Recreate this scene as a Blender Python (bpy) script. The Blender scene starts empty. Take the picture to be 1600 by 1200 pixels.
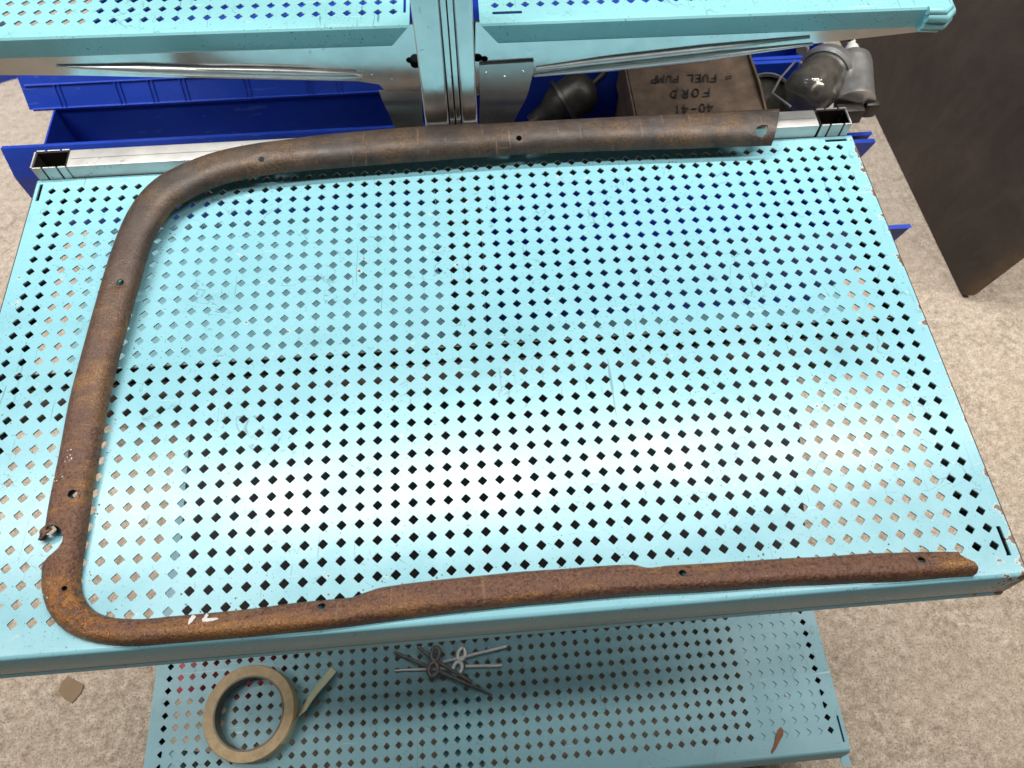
import bpy, bmesh, math, random
import numpy as np
from mathutils import Vector, Matrix
from mathutils.bvhtree import BVHTree
from mathutils.geometry import tessellate_polygon

random.seed(7)
S = bpy.context.scene
COL = S.collection

# ------------------------------------------------------------------ camera
F_PX = 1160.025                       # focal length in pixels of the 1600 px wide photograph
CAM_ROT = (0.48327652, -0.00638506, -0.08107389)
CAM_LOC = Vector((-0.416596464, -0.584567547, 0.605611191))
cd = bpy.data.cameras.new('camera')
cam = bpy.data.objects.new('camera', cd)
COL.objects.link(cam)
cam.location = CAM_LOC
cam.rotation_euler = CAM_ROT
cd.sensor_fit = 'HORIZONTAL'
cd.sensor_width = 36.0
cd.lens = F_PX / 1600 * 36
cd.clip_start = 0.02
cd.clip_end = 60
cd.dof.use_dof = True
cd.dof.focus_distance = 0.72
cd.dof.aperture_fstop = 13.0
S.camera = cam

# ------------------------------------------------------------------ light: indoor, a ceiling tube behind the rack and two added fill lamps
wd = bpy.data.worlds.new('World')
S.world = wd
wd.use_nodes = True
wd.node_tree.nodes['Background'].inputs[0].default_value = (1.0, 0.985, 0.96, 1)
wd.node_tree.nodes['Background'].inputs[1].default_value = 0.04


def area(name, loc, sx, sy, power, rot=(0, 0, 0), col=(1, 0.97, 0.93), spread=180):
    l = bpy.data.lights.new(name, 'AREA')
    l.shape = 'RECTANGLE'
    l.size, l.size_y = sx, sy
    l.energy = power
    l.color = col
    l.spread = math.radians(spread)          # narrowed to keep light off the floor in front and the lip
    o = bpy.data.objects.new(name, l)
    COL.objects.link(o)
    o.location = loc
    o.rotation_euler = rot
    return o


area('tube_or_fill_light', (-0.55, 0.60, 2.6), 5.0, 0.09, 46, (0, 0, math.radians(1.5)), spread=92)
area('tube_or_fill_light', (-2.2, -0.30, 2.6), 2.0, 0.30, 11, (math.radians(18), math.radians(-22), 0), spread=70)  # added fill lamp on the left, brightens the lower shelf
area('tube_or_fill_light', (1.7, -0.30, 2.6), 2.0, 0.30, 15, (math.radians(18), math.radians(22), 0), spread=70)  # added fill lamp on the right, brightens the floor and lower shelf

S.view_settings.view_transform = 'Standard'
S.view_settings.look = 'None'
S.view_settings.exposure = 0.0
S.view_settings.gamma = 1.0
S.render.engine = 'CYCLES'
S.cycles.use_denoising = True
S.cycles.max_bounces = 8
S.cycles.sample_clamp_indirect = 4

R3 = cam.rotation_euler.to_matrix()


def ray(u, v):
    return R3 @ Vector(((u - 800) / F_PX, -(v - 600) / F_PX, -1))


def at(u, v, z):                      # where a measured point of the photograph lies on a level plane
    d = ray(u, v)
    return CAM_LOC + d * ((z - CAM_LOC.z) / d.z)


def aty(u, v, y):                     # the same on an upright plane
    d = ray(u, v)
    return CAM_LOC + d * ((y - CAM_LOC.y) / d.y)


# ------------------------------------------------------------------ materials
class NT:
    def __init__(self, name):
        self.m = bpy.data.materials.new(name)
        self.m.use_nodes = True
        self.t = self.m.node_tree
        self.b = self.t.nodes['Principled BSDF']
        self.tc = self.t.nodes.new('ShaderNodeTexCoord')
        self.co = self.tc.outputs['Object']

    def n(self, typ, **kw):
        nd = self.t.nodes.new(typ)
        for k, v in kw.items():
            setattr(nd, k, v)
        return nd

    def l(self, a, b):
        self.t.links.new(a, b)

    def noise(self, scale, detail=4, rough=0.6, co=None, stretch=None, dist=0.0):
        nd = self.n('ShaderNodeTexNoise')
        nd.inputs['Scale'].default_value = scale
        nd.inputs['Detail'].default_value = detail
        nd.inputs['Roughness'].default_value = rough
        nd.inputs['Distortion'].default_value = dist
        c = co or self.co
        if stretch:
            mp = self.n('ShaderNodeMapping')
            mp.inputs['Scale'].default_value = stretch[:3]
            if len(stretch) > 3:
                mp.inputs['Rotation'].default_value = (0, 0, stretch[3])
            self.l(c, mp.inputs['Vector'])
            c = mp.outputs[0]
        self.l(c, nd.inputs['Vector'])
        return nd.outputs['Fac']

    def ramp(self, fac, stops, interp='LINEAR'):
        nd = self.n('ShaderNodeValToRGB')
        e = nd.color_ramp.elements
        nd.color_ramp.interpolation = interp
        while len(e) < len(stops):
            e.new(0.5)
        for i, (p, c) in enumerate(stops):
            e[i].position = p
            if not hasattr(c, '__len__'):
                c = (c, c, c)
            e[i].color = (*c[:3], 1)
        self.l(fac, nd.inputs[0])
        return nd.outputs[0]

    def mix(self, fac, a, b):
        nd = self.n('ShaderNodeMix', data_type='RGBA')
        for sock, v in ((nd.inputs[0], fac), (nd.inputs[6], a), (nd.inputs[7], b)):
            if hasattr(v, 'is_output'):
                self.l(v, sock)
            elif hasattr(v, '__len__'):
                sock.default_value = (*v[:3], 1)
            else:
                sock.default_value = v
        return nd.outputs[2]

    def math(self, op, a, b=0.0, c=0.0, clamp=False):
        nd = self.n('ShaderNodeMath', operation=op, use_clamp=clamp)
        for i, v in enumerate((a, b, c)):
            if hasattr(v, 'is_output'):
                self.l(v, nd.inputs[i])
            else:
                nd.inputs[i].default_value = v
        return nd.outputs[0]

    def sep(self):
        nd = self.n('ShaderNodeSeparateXYZ')
        self.l(self.co, nd.inputs[0])
        return nd.outputs

    def bump(self, h, dist, strength=1.0, prev=None):
        nd = self.n('ShaderNodeBump')
        nd.inputs['Distance'].default_value = dist
        nd.inputs['Strength'].default_value = strength
        self.l(h, nd.inputs['Height'])
        if prev:
            self.l(prev, nd.inputs['Normal'])
        return nd.outputs[0]

    def out(self, col=None, rough=None, metal=None, normal=None, **kw):
        for k, v in (('Base Color', col), ('Roughness', rough), ('Metallic', metal), ('Normal', normal)):
            if v is None:
                continue
            s = self.b.inputs[k]
            if hasattr(v, 'is_output'):
                self.l(v, s)
            elif hasattr(v, '__len__'):
                s.default_value = (*v[:3], 1)
            else:
                s.default_value = v
        for k, v in kw.items():
            self.b.inputs[k.replace('_', ' ')].default_value = v
        return self.m


def m_paint(name, base, chips=True, wear=1.0, rough=0.18):
    t = NT(name)
    b = np.array(base)
    c = t.ramp(t.noise(3.0, 5), [(0.3, b * 0.95), (0.7, b * 1.04)])
    # grey-green grime smears
    sm = t.ramp(t.noise(7, 6, 0.7, stretch=(1.2, 3.2, 1, 0.5)), [(0.54, 0.0), (0.76, 0.34 * wear)])
    c = t.mix(sm, c, b * np.array((0.66, 0.72, 0.70)))
    # fine scratches in two directions
    s1 = t.ramp(t.noise(28, 2, 0.5, stretch=(14, 0.6, 1, 0.45), dist=0.6), [(0.665, 0.0), (0.69, 0.6 * wear)])
    s2 = t.ramp(t.noise(24, 2, 0.5, stretch=(0.6, 12, 1, 0.35), dist=0.8), [(0.70, 0.0), (0.72, 0.45 * wear)])
    msk = t.ramp(t.noise(9, 3), [(0.50, 0.0), (0.60, 1.0)])
    gn = t.n('ShaderNodeNewGeometry')
    sx = t.n('ShaderNodeSeparateXYZ')
    t.l(gn.outputs['Normal'], sx.inputs[0])
    msk = t.math('MULTIPLY', msk, t.math('GREATER_THAN', sx.outputs[2], 0.8))   # the tops get scratched, not the upright faces
    c = t.mix(t.math('MULTIPLY', s1, msk), c, b * 0.35)
    c = t.mix(t.math('MULTIPLY', s2, msk), c, (0.75, 0.85, 0.84))
    # dark specks
    sp = t.ramp(t.noise(430, 2, 0.5), [(0.655, 0.0), (0.70, 0.9)])
    sp = t.math('MULTIPLY', sp, t.ramp(t.noise(11, 4, 0.7), [(0.43, 0.0), (0.58, 1.0)]))
    c = t.mix(sp, c, b * 0.22)
    hair = t.ramp(t.noise(13, 3, 0.55, dist=2.2), [(0.490, 0.0), (0.4985, 0.75), (0.5015, 0.75), (0.510, 0.0)])
    hair = t.math('MULTIPLY', hair, t.ramp(t.noise(17, 5, 0.75), [(0.52, 0.0), (0.60, 0.75 * min(wear, 1))]))
    c = t.mix(t.math('MULTIPLY', hair, t.math('GREATER_THAN', sx.outputs[2], 0.8)), c, b * 0.25)
    if chips:                          # paint worn off towards the right-hand edge and the front corner
        x, y, z = t.sep()
        edge = t.math('SMOOTH_MIN', t.math('MULTIPLY_ADD', x, 70.0, -0.55, clamp=True), 1.0, 0.1)
        cor = t.math('MULTIPLY', t.math('MULTIPLY_ADD', x, 26.0, 0.62, clamp=True),
                     t.math('MULTIPLY_ADD', y, -28.0, -12.4, clamp=True))
        e = t.math('MAXIMUM', t.math('MULTIPLY', edge, 0.25), t.math('MULTIPLY', cor, 0.30))
        ch = t.math('ADD', t.noise(75, 4, 0.6), e)
        chm = t.ramp(ch, [(0.71, 0.0), (0.73, 1.0)])
        rim = t.ramp(ch, [(0.675, 0.0), (0.70, 0.7)])
        c = t.mix(rim, c, (0.72, 0.78, 0.66))
        c = t.mix(chm, c, t.ramp(t.noise(160, 3), [(0.3, (0.13, 0.075, 0.06)), (0.7, (0.27, 0.17, 0.13))]))
    r = t.ramp(t.noise(8, 6, 0.7), [(0.3, rough - 0.03), (0.7, rough + 0.13)])
    nb = t.bump(t.noise(620, 2, 0.5), 0.00020, 0.24)
    nb = t.bump(t.noise(9, 2), 0.0012, 0.25, nb)
    return t.out(c, r, 0.0, nb, Specular_IOR_Level=0.7)


def m_metal(name, base=(0.62, 0.62, 0.61), rough=0.26, wear=0.5, spangle=0.0, metal=1.0):
    t = NT(name)
    b = np.array(base)
    c = t.ramp(t.noise(24, 5, 0.65), [(0.3, b * 0.86), (0.7, b * 1.06)])
    d = t.ramp(t.noise(120, 3, 0.6), [(0.64, 0.0), (0.68, wear)])
    d = t.math('MULTIPLY', d, t.ramp(t.noise(17, 3), [(0.48, 0.0), (0.62, 1.0)]))
    c = t.mix(d, c, (0.10, 0.085, 0.07))
    r = t.ramp(t.noise(40, 4), [(0.3, rough * 0.8), (0.7, rough * 1.25)])
    nb = t.bump(t.noise(60, 3), 0.0005, max(0.0, 0.09 + spangle * .75))
    return t.out(c, r, metal, nb)


def m_plain(name, lo, hi, rough=0.5, scale=18, bump=0.0004, bscale=90, metal=0.0, **kw):
    t = NT(name)
    c = t.ramp(t.noise(scale, 5, 0.65), [(0.3, lo), (0.7, hi)])
    nb = t.bump(t.noise(bscale, 4), bump, 0.6)
    return t.out(c, rough, metal, nb, **kw)


CYAN = (0.295, 0.635, 0.73)
PAINT = m_paint('turquoise_paint', CYAN)
PAINT_OLD = m_paint('turquoise_paint_upper', (0.28, 0.62, 0.67), chips=False, wear=1.4)
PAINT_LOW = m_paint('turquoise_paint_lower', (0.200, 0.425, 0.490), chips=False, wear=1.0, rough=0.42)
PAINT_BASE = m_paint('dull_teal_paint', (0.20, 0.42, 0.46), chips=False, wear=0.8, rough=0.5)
GALV = m_metal('bright_galvanised_steel', (0.76, 0.765, 0.76), 0.20, 0.35, metal=0.94)
GALV_DULL = m_metal('dull_galvanised_steel', (0.60, 0.595, 0.58), 0.36, 0.6, metal=0.9)
GALV_BEAD = m_metal('rolled_bright_steel', (0.86, 0.865, 0.86), 0.36, 0.25, -0.25, metal=0.78)
RAILM = m_metal('pale_scuffed_steel', (0.66, 0.64, 0.61), 0.42, 0.75, metal=0.5)
PRIMER = m_plain('brown_primer_steel', (0.10, 0.07, 0.055), (0.22, 0.165, 0.13), 0.7, 60)


def m_blue():
    t = NT('blue_plastic')
    c = t.ramp(t.noise(9, 4), [(0.3, (0.012, 0.050, 0.42)), (0.7, (0.018, 0.068, 0.52))])
    d = t.math('MULTIPLY', t.ramp(t.noise(5, 6, 0.7), [(0.45, 0.0), (0.75, 0.11)]), t.ramp(t.noise(220, 3, 0.7), [(0.35, 0.3), (0.65, 1.0)]))
    c = t.mix(d, c, (0.30, 0.32, 0.44))
    sc = t.ramp(t.noise(34, 2, 0.5, stretch=(0.7, 9, 3, 0.3), dist=0.6), [(0.68, 0.0), (0.70, 0.35)])
    c = t.mix(sc, c, (0.16, 0.20, 0.55))
    r = t.ramp(t.noise(14, 5, 0.7), [(0.3, 0.30), (0.7, 0.5)])
    return t.out(c, r, 0.0, t.bump(t.noise(300, 4), 0.0002, 0.5))


BLUE = m_blue()
DARKIN = m_plain('shade_dark_flange', (0.030, 0.030, 0.028), (0.060, 0.058, 0.052), 0.6, 40)  # near-black colour stands for the unlit insides of the shelf flanges
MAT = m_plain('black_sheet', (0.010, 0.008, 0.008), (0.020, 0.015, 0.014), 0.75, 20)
RED = m_plain('red_plastic', (0.45, 0.02, 0.035), (0.55, 0.03, 0.05), 0.4)
CARD = m_plain('brown_cardboard', (0.060, 0.038, 0.024), (0.150, 0.100, 0.068), 0.85, 30, 0.0008, 40)  # colour darkened for the shade below the upper shelf
CARD_LT = m_plain('tan_cardboard', (0.29, 0.20, 0.12), (0.34, 0.24, 0.15), 0.85, 40)
INK = m_plain('black_marker', (0.010, 0.009, 0.009), (0.022, 0.02, 0.02), 0.6)
CHALK = m_plain('white_paint_marker', (0.72, 0.70, 0.68), (0.85, 0.84, 0.82), 0.7, 300)
PINDK = m_plain('dark_cast_metal', (0.15, 0.13, 0.12), (0.30, 0.265, 0.24), 0.5, 160, 0.0006, 300, metal=0.55)
PINLT = m_metal('bright_plated_metal', (0.88, 0.86, 0.84), 0.36, 0.4, 0.3, metal=0.25)
CAST = m_metal('cast_pot_metal', (0.60, 0.59, 0.575), 0.34, 0.7, 0.3, metal=0.85)
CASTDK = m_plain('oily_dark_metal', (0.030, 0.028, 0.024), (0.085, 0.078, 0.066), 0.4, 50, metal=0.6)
FLAKE = m_plain('rust_flake', (0.20, 0.085, 0.04), (0.32, 0.14, 0.07), 0.85, 80)


def m_glass():
    t = NT('smoky_glass')              # thin blown glass: tinted see-through with a mirror-like skin and a film of dirt
    o = t.t.nodes['Material Output']
    tr = t.n('ShaderNodeBsdfTransparent')
    tr.inputs[0].default_value = (0.80, 0.78, 0.74, 1)
    gl = t.n('ShaderNodeBsdfGlossy')
    gl.inputs['Roughness'].default_value = 0.04
    df = t.n('ShaderNodeBsdfDiffuse')
    df.inputs[0].default_value = (0.42, 0.39, 0.35, 1)
    m1, m2 = t.n('ShaderNodeMixShader'), t.n('ShaderNodeMixShader')
    t.l(t.ramp(t.noise(30, 5, 0.7), [(0.35, 0.05), (0.7, 0.22)]), m1.inputs[0])
    t.l(tr.outputs[0], m1.inputs[1])
    t.l(df.outputs[0], m1.inputs[2])
    fr = t.n('ShaderNodeFresnel')
    fr.inputs[0].default_value = 1.5
    t.l(t.math('MULTIPLY_ADD', fr.outputs[0], 0.9, 0.03, clamp=True), m2.inputs[0])
    t.l(m1.outputs[0], m2.inputs[1])
    t.l(gl.outputs[0], m2.inputs[2])
    t.l(m2.outputs[0], o.inputs['Surface'])
    return t.m


GLASS = m_glass()


def m_tape():
    t = NT('masking_tape_paper')
    c = t.ramp(t.noise(90, 5, 0.7), [(0.3, (0.50, 0.36, 0.20)), (0.7, (0.70, 0.53, 0.32))])
    d = t.ramp(t.noise(210, 2), [(0.70, 0.0), (0.74, 0.7)])
    c = t.mix(d, c, (0.16, 0.09, 0.05))
    x, y, z = t.sep()
    nb = t.bump(t.noise(260, 3), 0.0006, 0.5)
    return t.out(c, 0.7, 0.0, nb)


TAPE = m_tape()
TAPE_END = m_plain('masking_tape_sheet', (0.62, 0.60, 0.38), (0.72, 0.70, 0.48), 0.6, 60)
CORE = m_plain('grey_paper_core', (0.22, 0.18, 0.14), (0.33, 0.29, 0.24), 0.7, 60)


def m_rust():
    t = NT('rusty_steel')
    x, y, z = t.sep()
    # old dark paint survives on the far bar; the near half is bare rust
    g = t.math('ADD', t.math('MULTIPLY_ADD', y, -3.4, -0.18), t.math('MULTIPLY_ADD', t.noise(9, 4, 0.7), 0.9, -0.45), clamp=True)
    pa = t.ramp(t.noise(45, 9, 0.82), [(0.30, (0.034, 0.026, 0.024)), (0.5, (0.082, 0.063, 0.054)), (0.70, (0.140, 0.106, 0.088))])
    oc = t.math('MULTIPLY', t.ramp(t.noise(420, 4, 0.75), [(0.44, 0.0), (0.60, 0.95)]),
                t.ramp(t.noise(15, 5, 0.7), [(0.46, 0.0), (0.62, 1.0)]))
    pa = t.mix(oc, pa, (0.23, 0.120, 0.040))
    fine = t.ramp(t.noise(800, 2, 0.6), [(0.58, 0.0), (0.70, 0.6)])
    pa = t.mix(fine, pa, (0.20, 0.145, 0.10))
    ru = t.ramp(t.noise(300, 6, 0.8), [(0.28, (0.058, 0.024, 0.015)), (0.48, (0.170, 0.078, 0.047)), (0.70, (0.330, 0.180, 0.118))])
    og = t.ramp(t.noise(20, 6, 0.72, stretch=(0.45, 1.7, 1)), [(0.48, 0.0), (0.60, 0.95)])
    ru = t.mix(og, ru, t.ramp(t.noise(420, 4, 0.7), [(0.3, (0.22, 0.085, 0.028)), (0.7, (0.50, 0.26, 0.085))]))
    pit = t.ramp(t.noise(520, 3, 0.6), [(0.30, 0.75), (0.43, 0.0)])
    ru = t.mix(pit, ru, (0.035, 0.016, 0.012))
    br_ = t.ramp(t.noise(700, 2, 0.6), [(0.66, 0.0), (0.72, 0.7)])
    ru = t.mix(br_, ru, (0.50, 0.36, 0.30))
    c = t.mix(g, pa, ru)
    sc1 = t.ramp(t.noise(40, 2, 0.5, stretch=(9, 0.5, 1, 0.9), dist=0.5), [(0.69, 0.0), (0.71, 0.6)])
    sc2 = t.ramp(t.noise(36, 2, 0.5, stretch=(0.5, 9, 1, -0.3), dist=0.5), [(0.69, 0.0), (0.71, 0.5)])
    c = t.mix(t.math('MAXIMUM', sc1, sc2), c, (0.30, 0.19, 0.11))
    c = t.mix(t.math('MULTIPLY_ADD', g, -0.24, 0.26), c, (0.0, 0.0, 0.0))
    # a cluster of orange blisters round the near left corner
    dx = t.math('ADD', x, 0.742)
    dy = t.math('ADD', y, 0.442)
    rr = t.math('SQRT', t.math('ADD', t.math('MULTIPLY', dx, dx), t.math('MULTIPLY', dy, dy)))
    bl = t.math('MULTIPLY', t.ramp(rr, [(0.014, 1.0), (0.046, 0.0)]), t.ramp(t.noise(150, 3, 0.6), [(0.44, 0.0), (0.54, 1.0)]))
    c = t.mix(bl, c, t.ramp(t.noise(400, 3), [(0.3, (0.24, 0.085, 0.022)), (0.7, (0.48, 0.21, 0.06))]))
    met = t.mix(g, (0.25, 0.25, 0.25), (0.28, 0.28, 0.28))
    r = t.mix(g, t.ramp(t.noise(70, 5), [(0.3, (0.40,) * 3), (0.7, (0.58,) * 3)]), t.ramp(t.noise(300, 4), [(0.38, (0.24,) * 3), (0.62, (0.62,) * 3)]))
    hs = t.math('MULTIPLY_ADD', g, 0.9, 0.25)
    h = t.math('MULTIPLY', t.math('ADD', t.noise(430, 4, 0.7), t.math('MULTIPLY', t.noise(90, 4, 0.65), 0.9)), hs)
    h = t.math('ADD', h, t.math('MULTIPLY', bl, 0.7))
    nb = t.bump(h, 0.0012, 0.9)
    return t.out(c, r, met, nb, Specular_IOR_Level=0.6)


RUST = m_rust()


def m_floor():
    t = NT('mottled_concrete')
    c = t.ramp(t.noise(70, 7, 0.78), [(0.34, (0.31, 0.235, 0.165)), (0.5, (0.585, 0.475, 0.365)), (0.64, (0.80, 0.70, 0.58))])
    big = t.ramp(t.noise(5.0, 6, 0.65), [(0.40, 0.0), (0.66, 0.45)])
    c = t.mix(big, c, (0.49, 0.385, 0.285))
    gr = t.ramp(t.noise(330, 3, 0.7), [(0.38, 0.75), (0.48, 0.0)])
    c = t.mix(gr, c, (0.22, 0.16, 0.115))
    y = t.sep()[1]
    g = t.math('MULTIPLY_ADD', y, 1.1, 0.1, clamp=True)          # greyer towards the back
    c = t.mix(t.math('MULTIPLY', g, 0.55), c, t.ramp(t.noise(20, 7, 0.7), [(0.3, (0.33, 0.295, 0.26)), (0.7, (0.52, 0.475, 0.43))]))
    cr = t.ramp(t.noise(15, 9, 0.78, dist=1.0), [(0.480, 0.0), (0.496, 0.65), (0.504, 0.65), (0.520, 0.0)])
    cr = t.math('MULTIPLY', cr, t.ramp(t.noise(9, 3), [(0.44, 0.0), (0.58, 1.0)]))
    c = t.mix(cr, c, (0.17, 0.12, 0.085))
    sp = t.ramp(t.noise(110, 3, 0.6), [(0.27, 0.5), (0.36, 0.0)])
    c = t.mix(sp, c, (0.16, 0.115, 0.08))
    nb = t.bump(t.noise(120, 5, 0.7), 0.0012, 0.6)
    return t.out(c, 0.72, 0.0, nb)


def m_board():
    t = NT('dark_brown_board')
    c = t.ramp(t.noise(5, 7, 0.7, dist=0.6), [(0.30, (0.040, 0.029, 0.023)), (0.55, (0.072, 0.054, 0.042)), (0.75, (0.105, 0.079, 0.060))])
    st = t.ramp(t.noise(7, 5, 0.7, stretch=(3, 0.9, 1, 0.2)), [(0.50, 0.0), (0.75, 0.35)])
    c = t.mix(st, c, (0.13, 0.098, 0.074))
    x, y, z = t.sep()
    e = t.math('MULTIPLY_ADD', x, -32.0, 0.95, clamp=True)        # browner along the worn bottom edge
    c = t.mix(t.math('MULTIPLY', e, t.ramp(t.noise(30, 5), [(0.35, 0.1), (0.6, 0.75)])), c, (0.17, 0.10, 0.045))
    return t.out(c, 0.62, 0.0, t.bump(t.noise(50, 5), 0.0012, 0.5))


# ------------------------------------------------------------------ object helpers
def link(name, me, mat, parent=None, smooth=None):
    if mat and not me.materials:
        me.materials.append(mat)
    if smooth is not None:
        me.polygons.foreach_set('use_smooth', [True] * len(me.polygons))
        if smooth < 180:
            me.set_sharp_from_angle(angle=math.radians(smooth))
    o = bpy.data.objects.new(name, me)
    COL.objects.link(o)
    if parent is not None:
        o.parent = parent
        o.matrix_parent_inverse = parent.matrix_basis.inverted()
    return o


def from_bm(name, bm, mat, parent=None, smooth=None):
    bmesh.ops.recalc_face_normals(bm, faces=bm.faces)
    me = bpy.data.meshes.new(name)
    bm.to_mesh(me)
    bm.free()
    return link(name, me, mat, parent, smooth)


def thing(name, loc, label, cat, group=None):
    o = bpy.data.objects.new(name, None)
    o.empty_display_size = 0.05
    COL.objects.link(o)
    o.location = loc
    return tag(o, label, cat, group)


def tag(o, label, cat, group=None):
    o['label'] = label
    o['category'] = cat
    if group:
        o['group'] = group
    return o


def box(bm, x0, x1, y0, y1, z0, z1, bev=0.0):
    b2 = bmesh.new()
    bmesh.ops.create_cube(b2, size=1)
    for v in b2.verts:
        v.co = Vector(((x0 + x1) / 2 + v.co.x * (x1 - x0), (y0 + y1) / 2 + v.co.y * (y1 - y0), (z0 + z1) / 2 + v.co.z * (z1 - z0)))
    if bev:
        bmesh.ops.bevel(b2, geom=b2.edges[:], offset=bev, segments=2, affect='EDGES', profile=0.6)
    me = bpy.data.meshes.new('tmp')
    b2.to_mesh(me)
    b2.free()
    bm.from_mesh(me)
    bpy.data.meshes.remove(me)


def prism(bm, pts, d):                # extrude a closed polygon (list of Vectors) along d
    n = len(pts)
    a = [bm.verts.new(p) for p in pts]
    b = [bm.verts.new(p + d) for p in pts]
    for tri in tessellate_polygon([pts]):
        bm.faces.new([a[i] for i in tri])
        bm.faces.new([b[i] for i in reversed(tri)])
    for i in range(n):
        j = (i + 1) % n
        bm.faces.new((a[i], a[j], b[j], b[i]))


def sweep(bm, path, prof, closed=False, caps=True):   # prof(i, t) -> list of points round path point i
    rings = [[bm.verts.new(p) for p in prof(i)] for i in range(len(path))]
    n = len(rings[0])
    m = len(rings)
    for i in range(m if closed else m - 1):
        r0, r1 = rings[i], rings[(i + 1) % m]
        for k in range(n):
            bm.faces.new((r0[k], r0[(k + 1) % n], r1[(k + 1) % n], r1[k]))
    if caps and not closed:
        bm.faces.new(rings[0][::-1])
        bm.faces.new(rings[-1])


def tube(bm, path, rad, seg=10, closed=False, flat=1.0):
    path = [Vector(p) for p in path]
    m = len(path)
    fr = []
    up = Vector((0, 0, 1))
    for i in range(m):
        if closed:
            tg = path[(i + 1) % m] - path[i - 1]
        else:
            tg = path[min(i + 1, m - 1)] - path[max(i - 1, 0)]
        tg.normalize()
        u = up if abs(tg.dot(up)) < 0.95 else Vector((0, 1, 0))
        s = tg.cross(u).normalized()
        fr.append((s, s.cross(tg).normalized()))
    r = rad if callable(rad) else (lambda i: rad)

    def prof(i):
        s, u = fr[i]
        return [path[i] + s * math.cos(a) * r(i) + u * math.sin(a) * r(i) * flat for a in [2 * math.pi * k / seg for k in range(seg)]]
    sweep(bm, path, prof, closed)


def lathe(bm, prof, M, seg=40):       # prof: (radius, height) list, closed solid of revolution placed by M
    rings = []
    for r, h in prof:
        if r < 1e-6:
            rings.append([bm.verts.new(M @ Vector((0, 0, h)))])
        else:
            rings.append([bm.verts.new(M @ Vector((r * math.cos(2 * math.pi * k / seg), r * math.sin(2 * math.pi * k / seg), h))) for k in range(seg)])
    for a, b in zip(rings, rings[1:]):
        for k in range(seg):
            k2 = (k + 1) % seg
            if len(a) == 1 and len(b) == 1:
                break
            elif len(a) == 1:
                bm.faces.new((a[0], b[k2], b[k]))
            elif len(b) == 1:
                bm.faces.new((a[k], a[k2], b[0]))
            else:
                bm.faces.new((a[k], a[k2], b[k2], b[k]))


def baked(o):                         # apply the modifiers of a helper object to its mesh
    dg = bpy.context.evaluated_depsgraph_get()
    me = bpy.data.meshes.new_from_object(o.evaluated_get(dg))
    old = o.data
    o.modifiers.clear()
    o.data = me
    bpy.data.meshes.remove(old)


def cut(o, cutters):
    for c in cutters:
        md = o.modifiers.new('cut', 'BOOLEAN')
        md.object = c
        md.operation = 'DIFFERENCE'
        md.solver = 'FAST'
    bpy.context.view_layer.update()
    baked(o)
    pass
    for c in cutters:
        me = c.data
        bpy.data.objects.remove(c)
        bpy.data.meshes.remove(me)


def axis_matrix(a, b):
    d = (b - a).normalized()
    return Matrix.Translation(a) @ d.to_track_quat('Z', 'Y').to_matrix().to_4x4()


def catmull(pts, n):
    P = np.array(pts, float)
    d = np.r_[0, np.cumsum(np.linalg.norm(np.diff(P, axis=0), axis=1))]
    d /= d[-1]
    tt = np.linspace(0, 1, n)
    out = []
    for t in tt:
        i = min(max(int(np.searchsorted(d, t, 'right')) - 1, 0), len(P) - 2)
        u = (t - d[i]) / max(d[i + 1] - d[i], 1e-9)
        p0, p1, p2, p3 = P[max(i - 1, 0)], P[i], P[i + 1], P[min(i + 2, len(P) - 1)]
        h = d[i + 1] - d[i]
        m1 = (p2 - p0) / max(d[i + 1] - d[max(i - 1, 0)], 1e-9) * h
        m2 = (p3 - p1) / max(d[min(i + 2, len(P) - 1)] - d[i], 1e-9) * h
        out.append((2 * u**3 - 3 * u**2 + 1) * p1 + (u**3 - 2 * u**2 + u) * m1 + (-2 * u**3 + 3 * u**2) * p2 + (u**3 - u**2) * m2)
    return np.array(out)


# ------------------------------------------------------------------ floor
FLOOR_Z = -0.60
bm = bmesh.new()
bmesh.ops.create_grid(bm, x_segments=1, y_segments=1, size=6)
fl = from_bm('floor', bm, m_floor())
fl.location.z = FLOOR_Z
fl['kind'] = 'structure'

# ------------------------------------------------------------------ perforated decks
PITCH = 0.015
HALF = 0.0046


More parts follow.
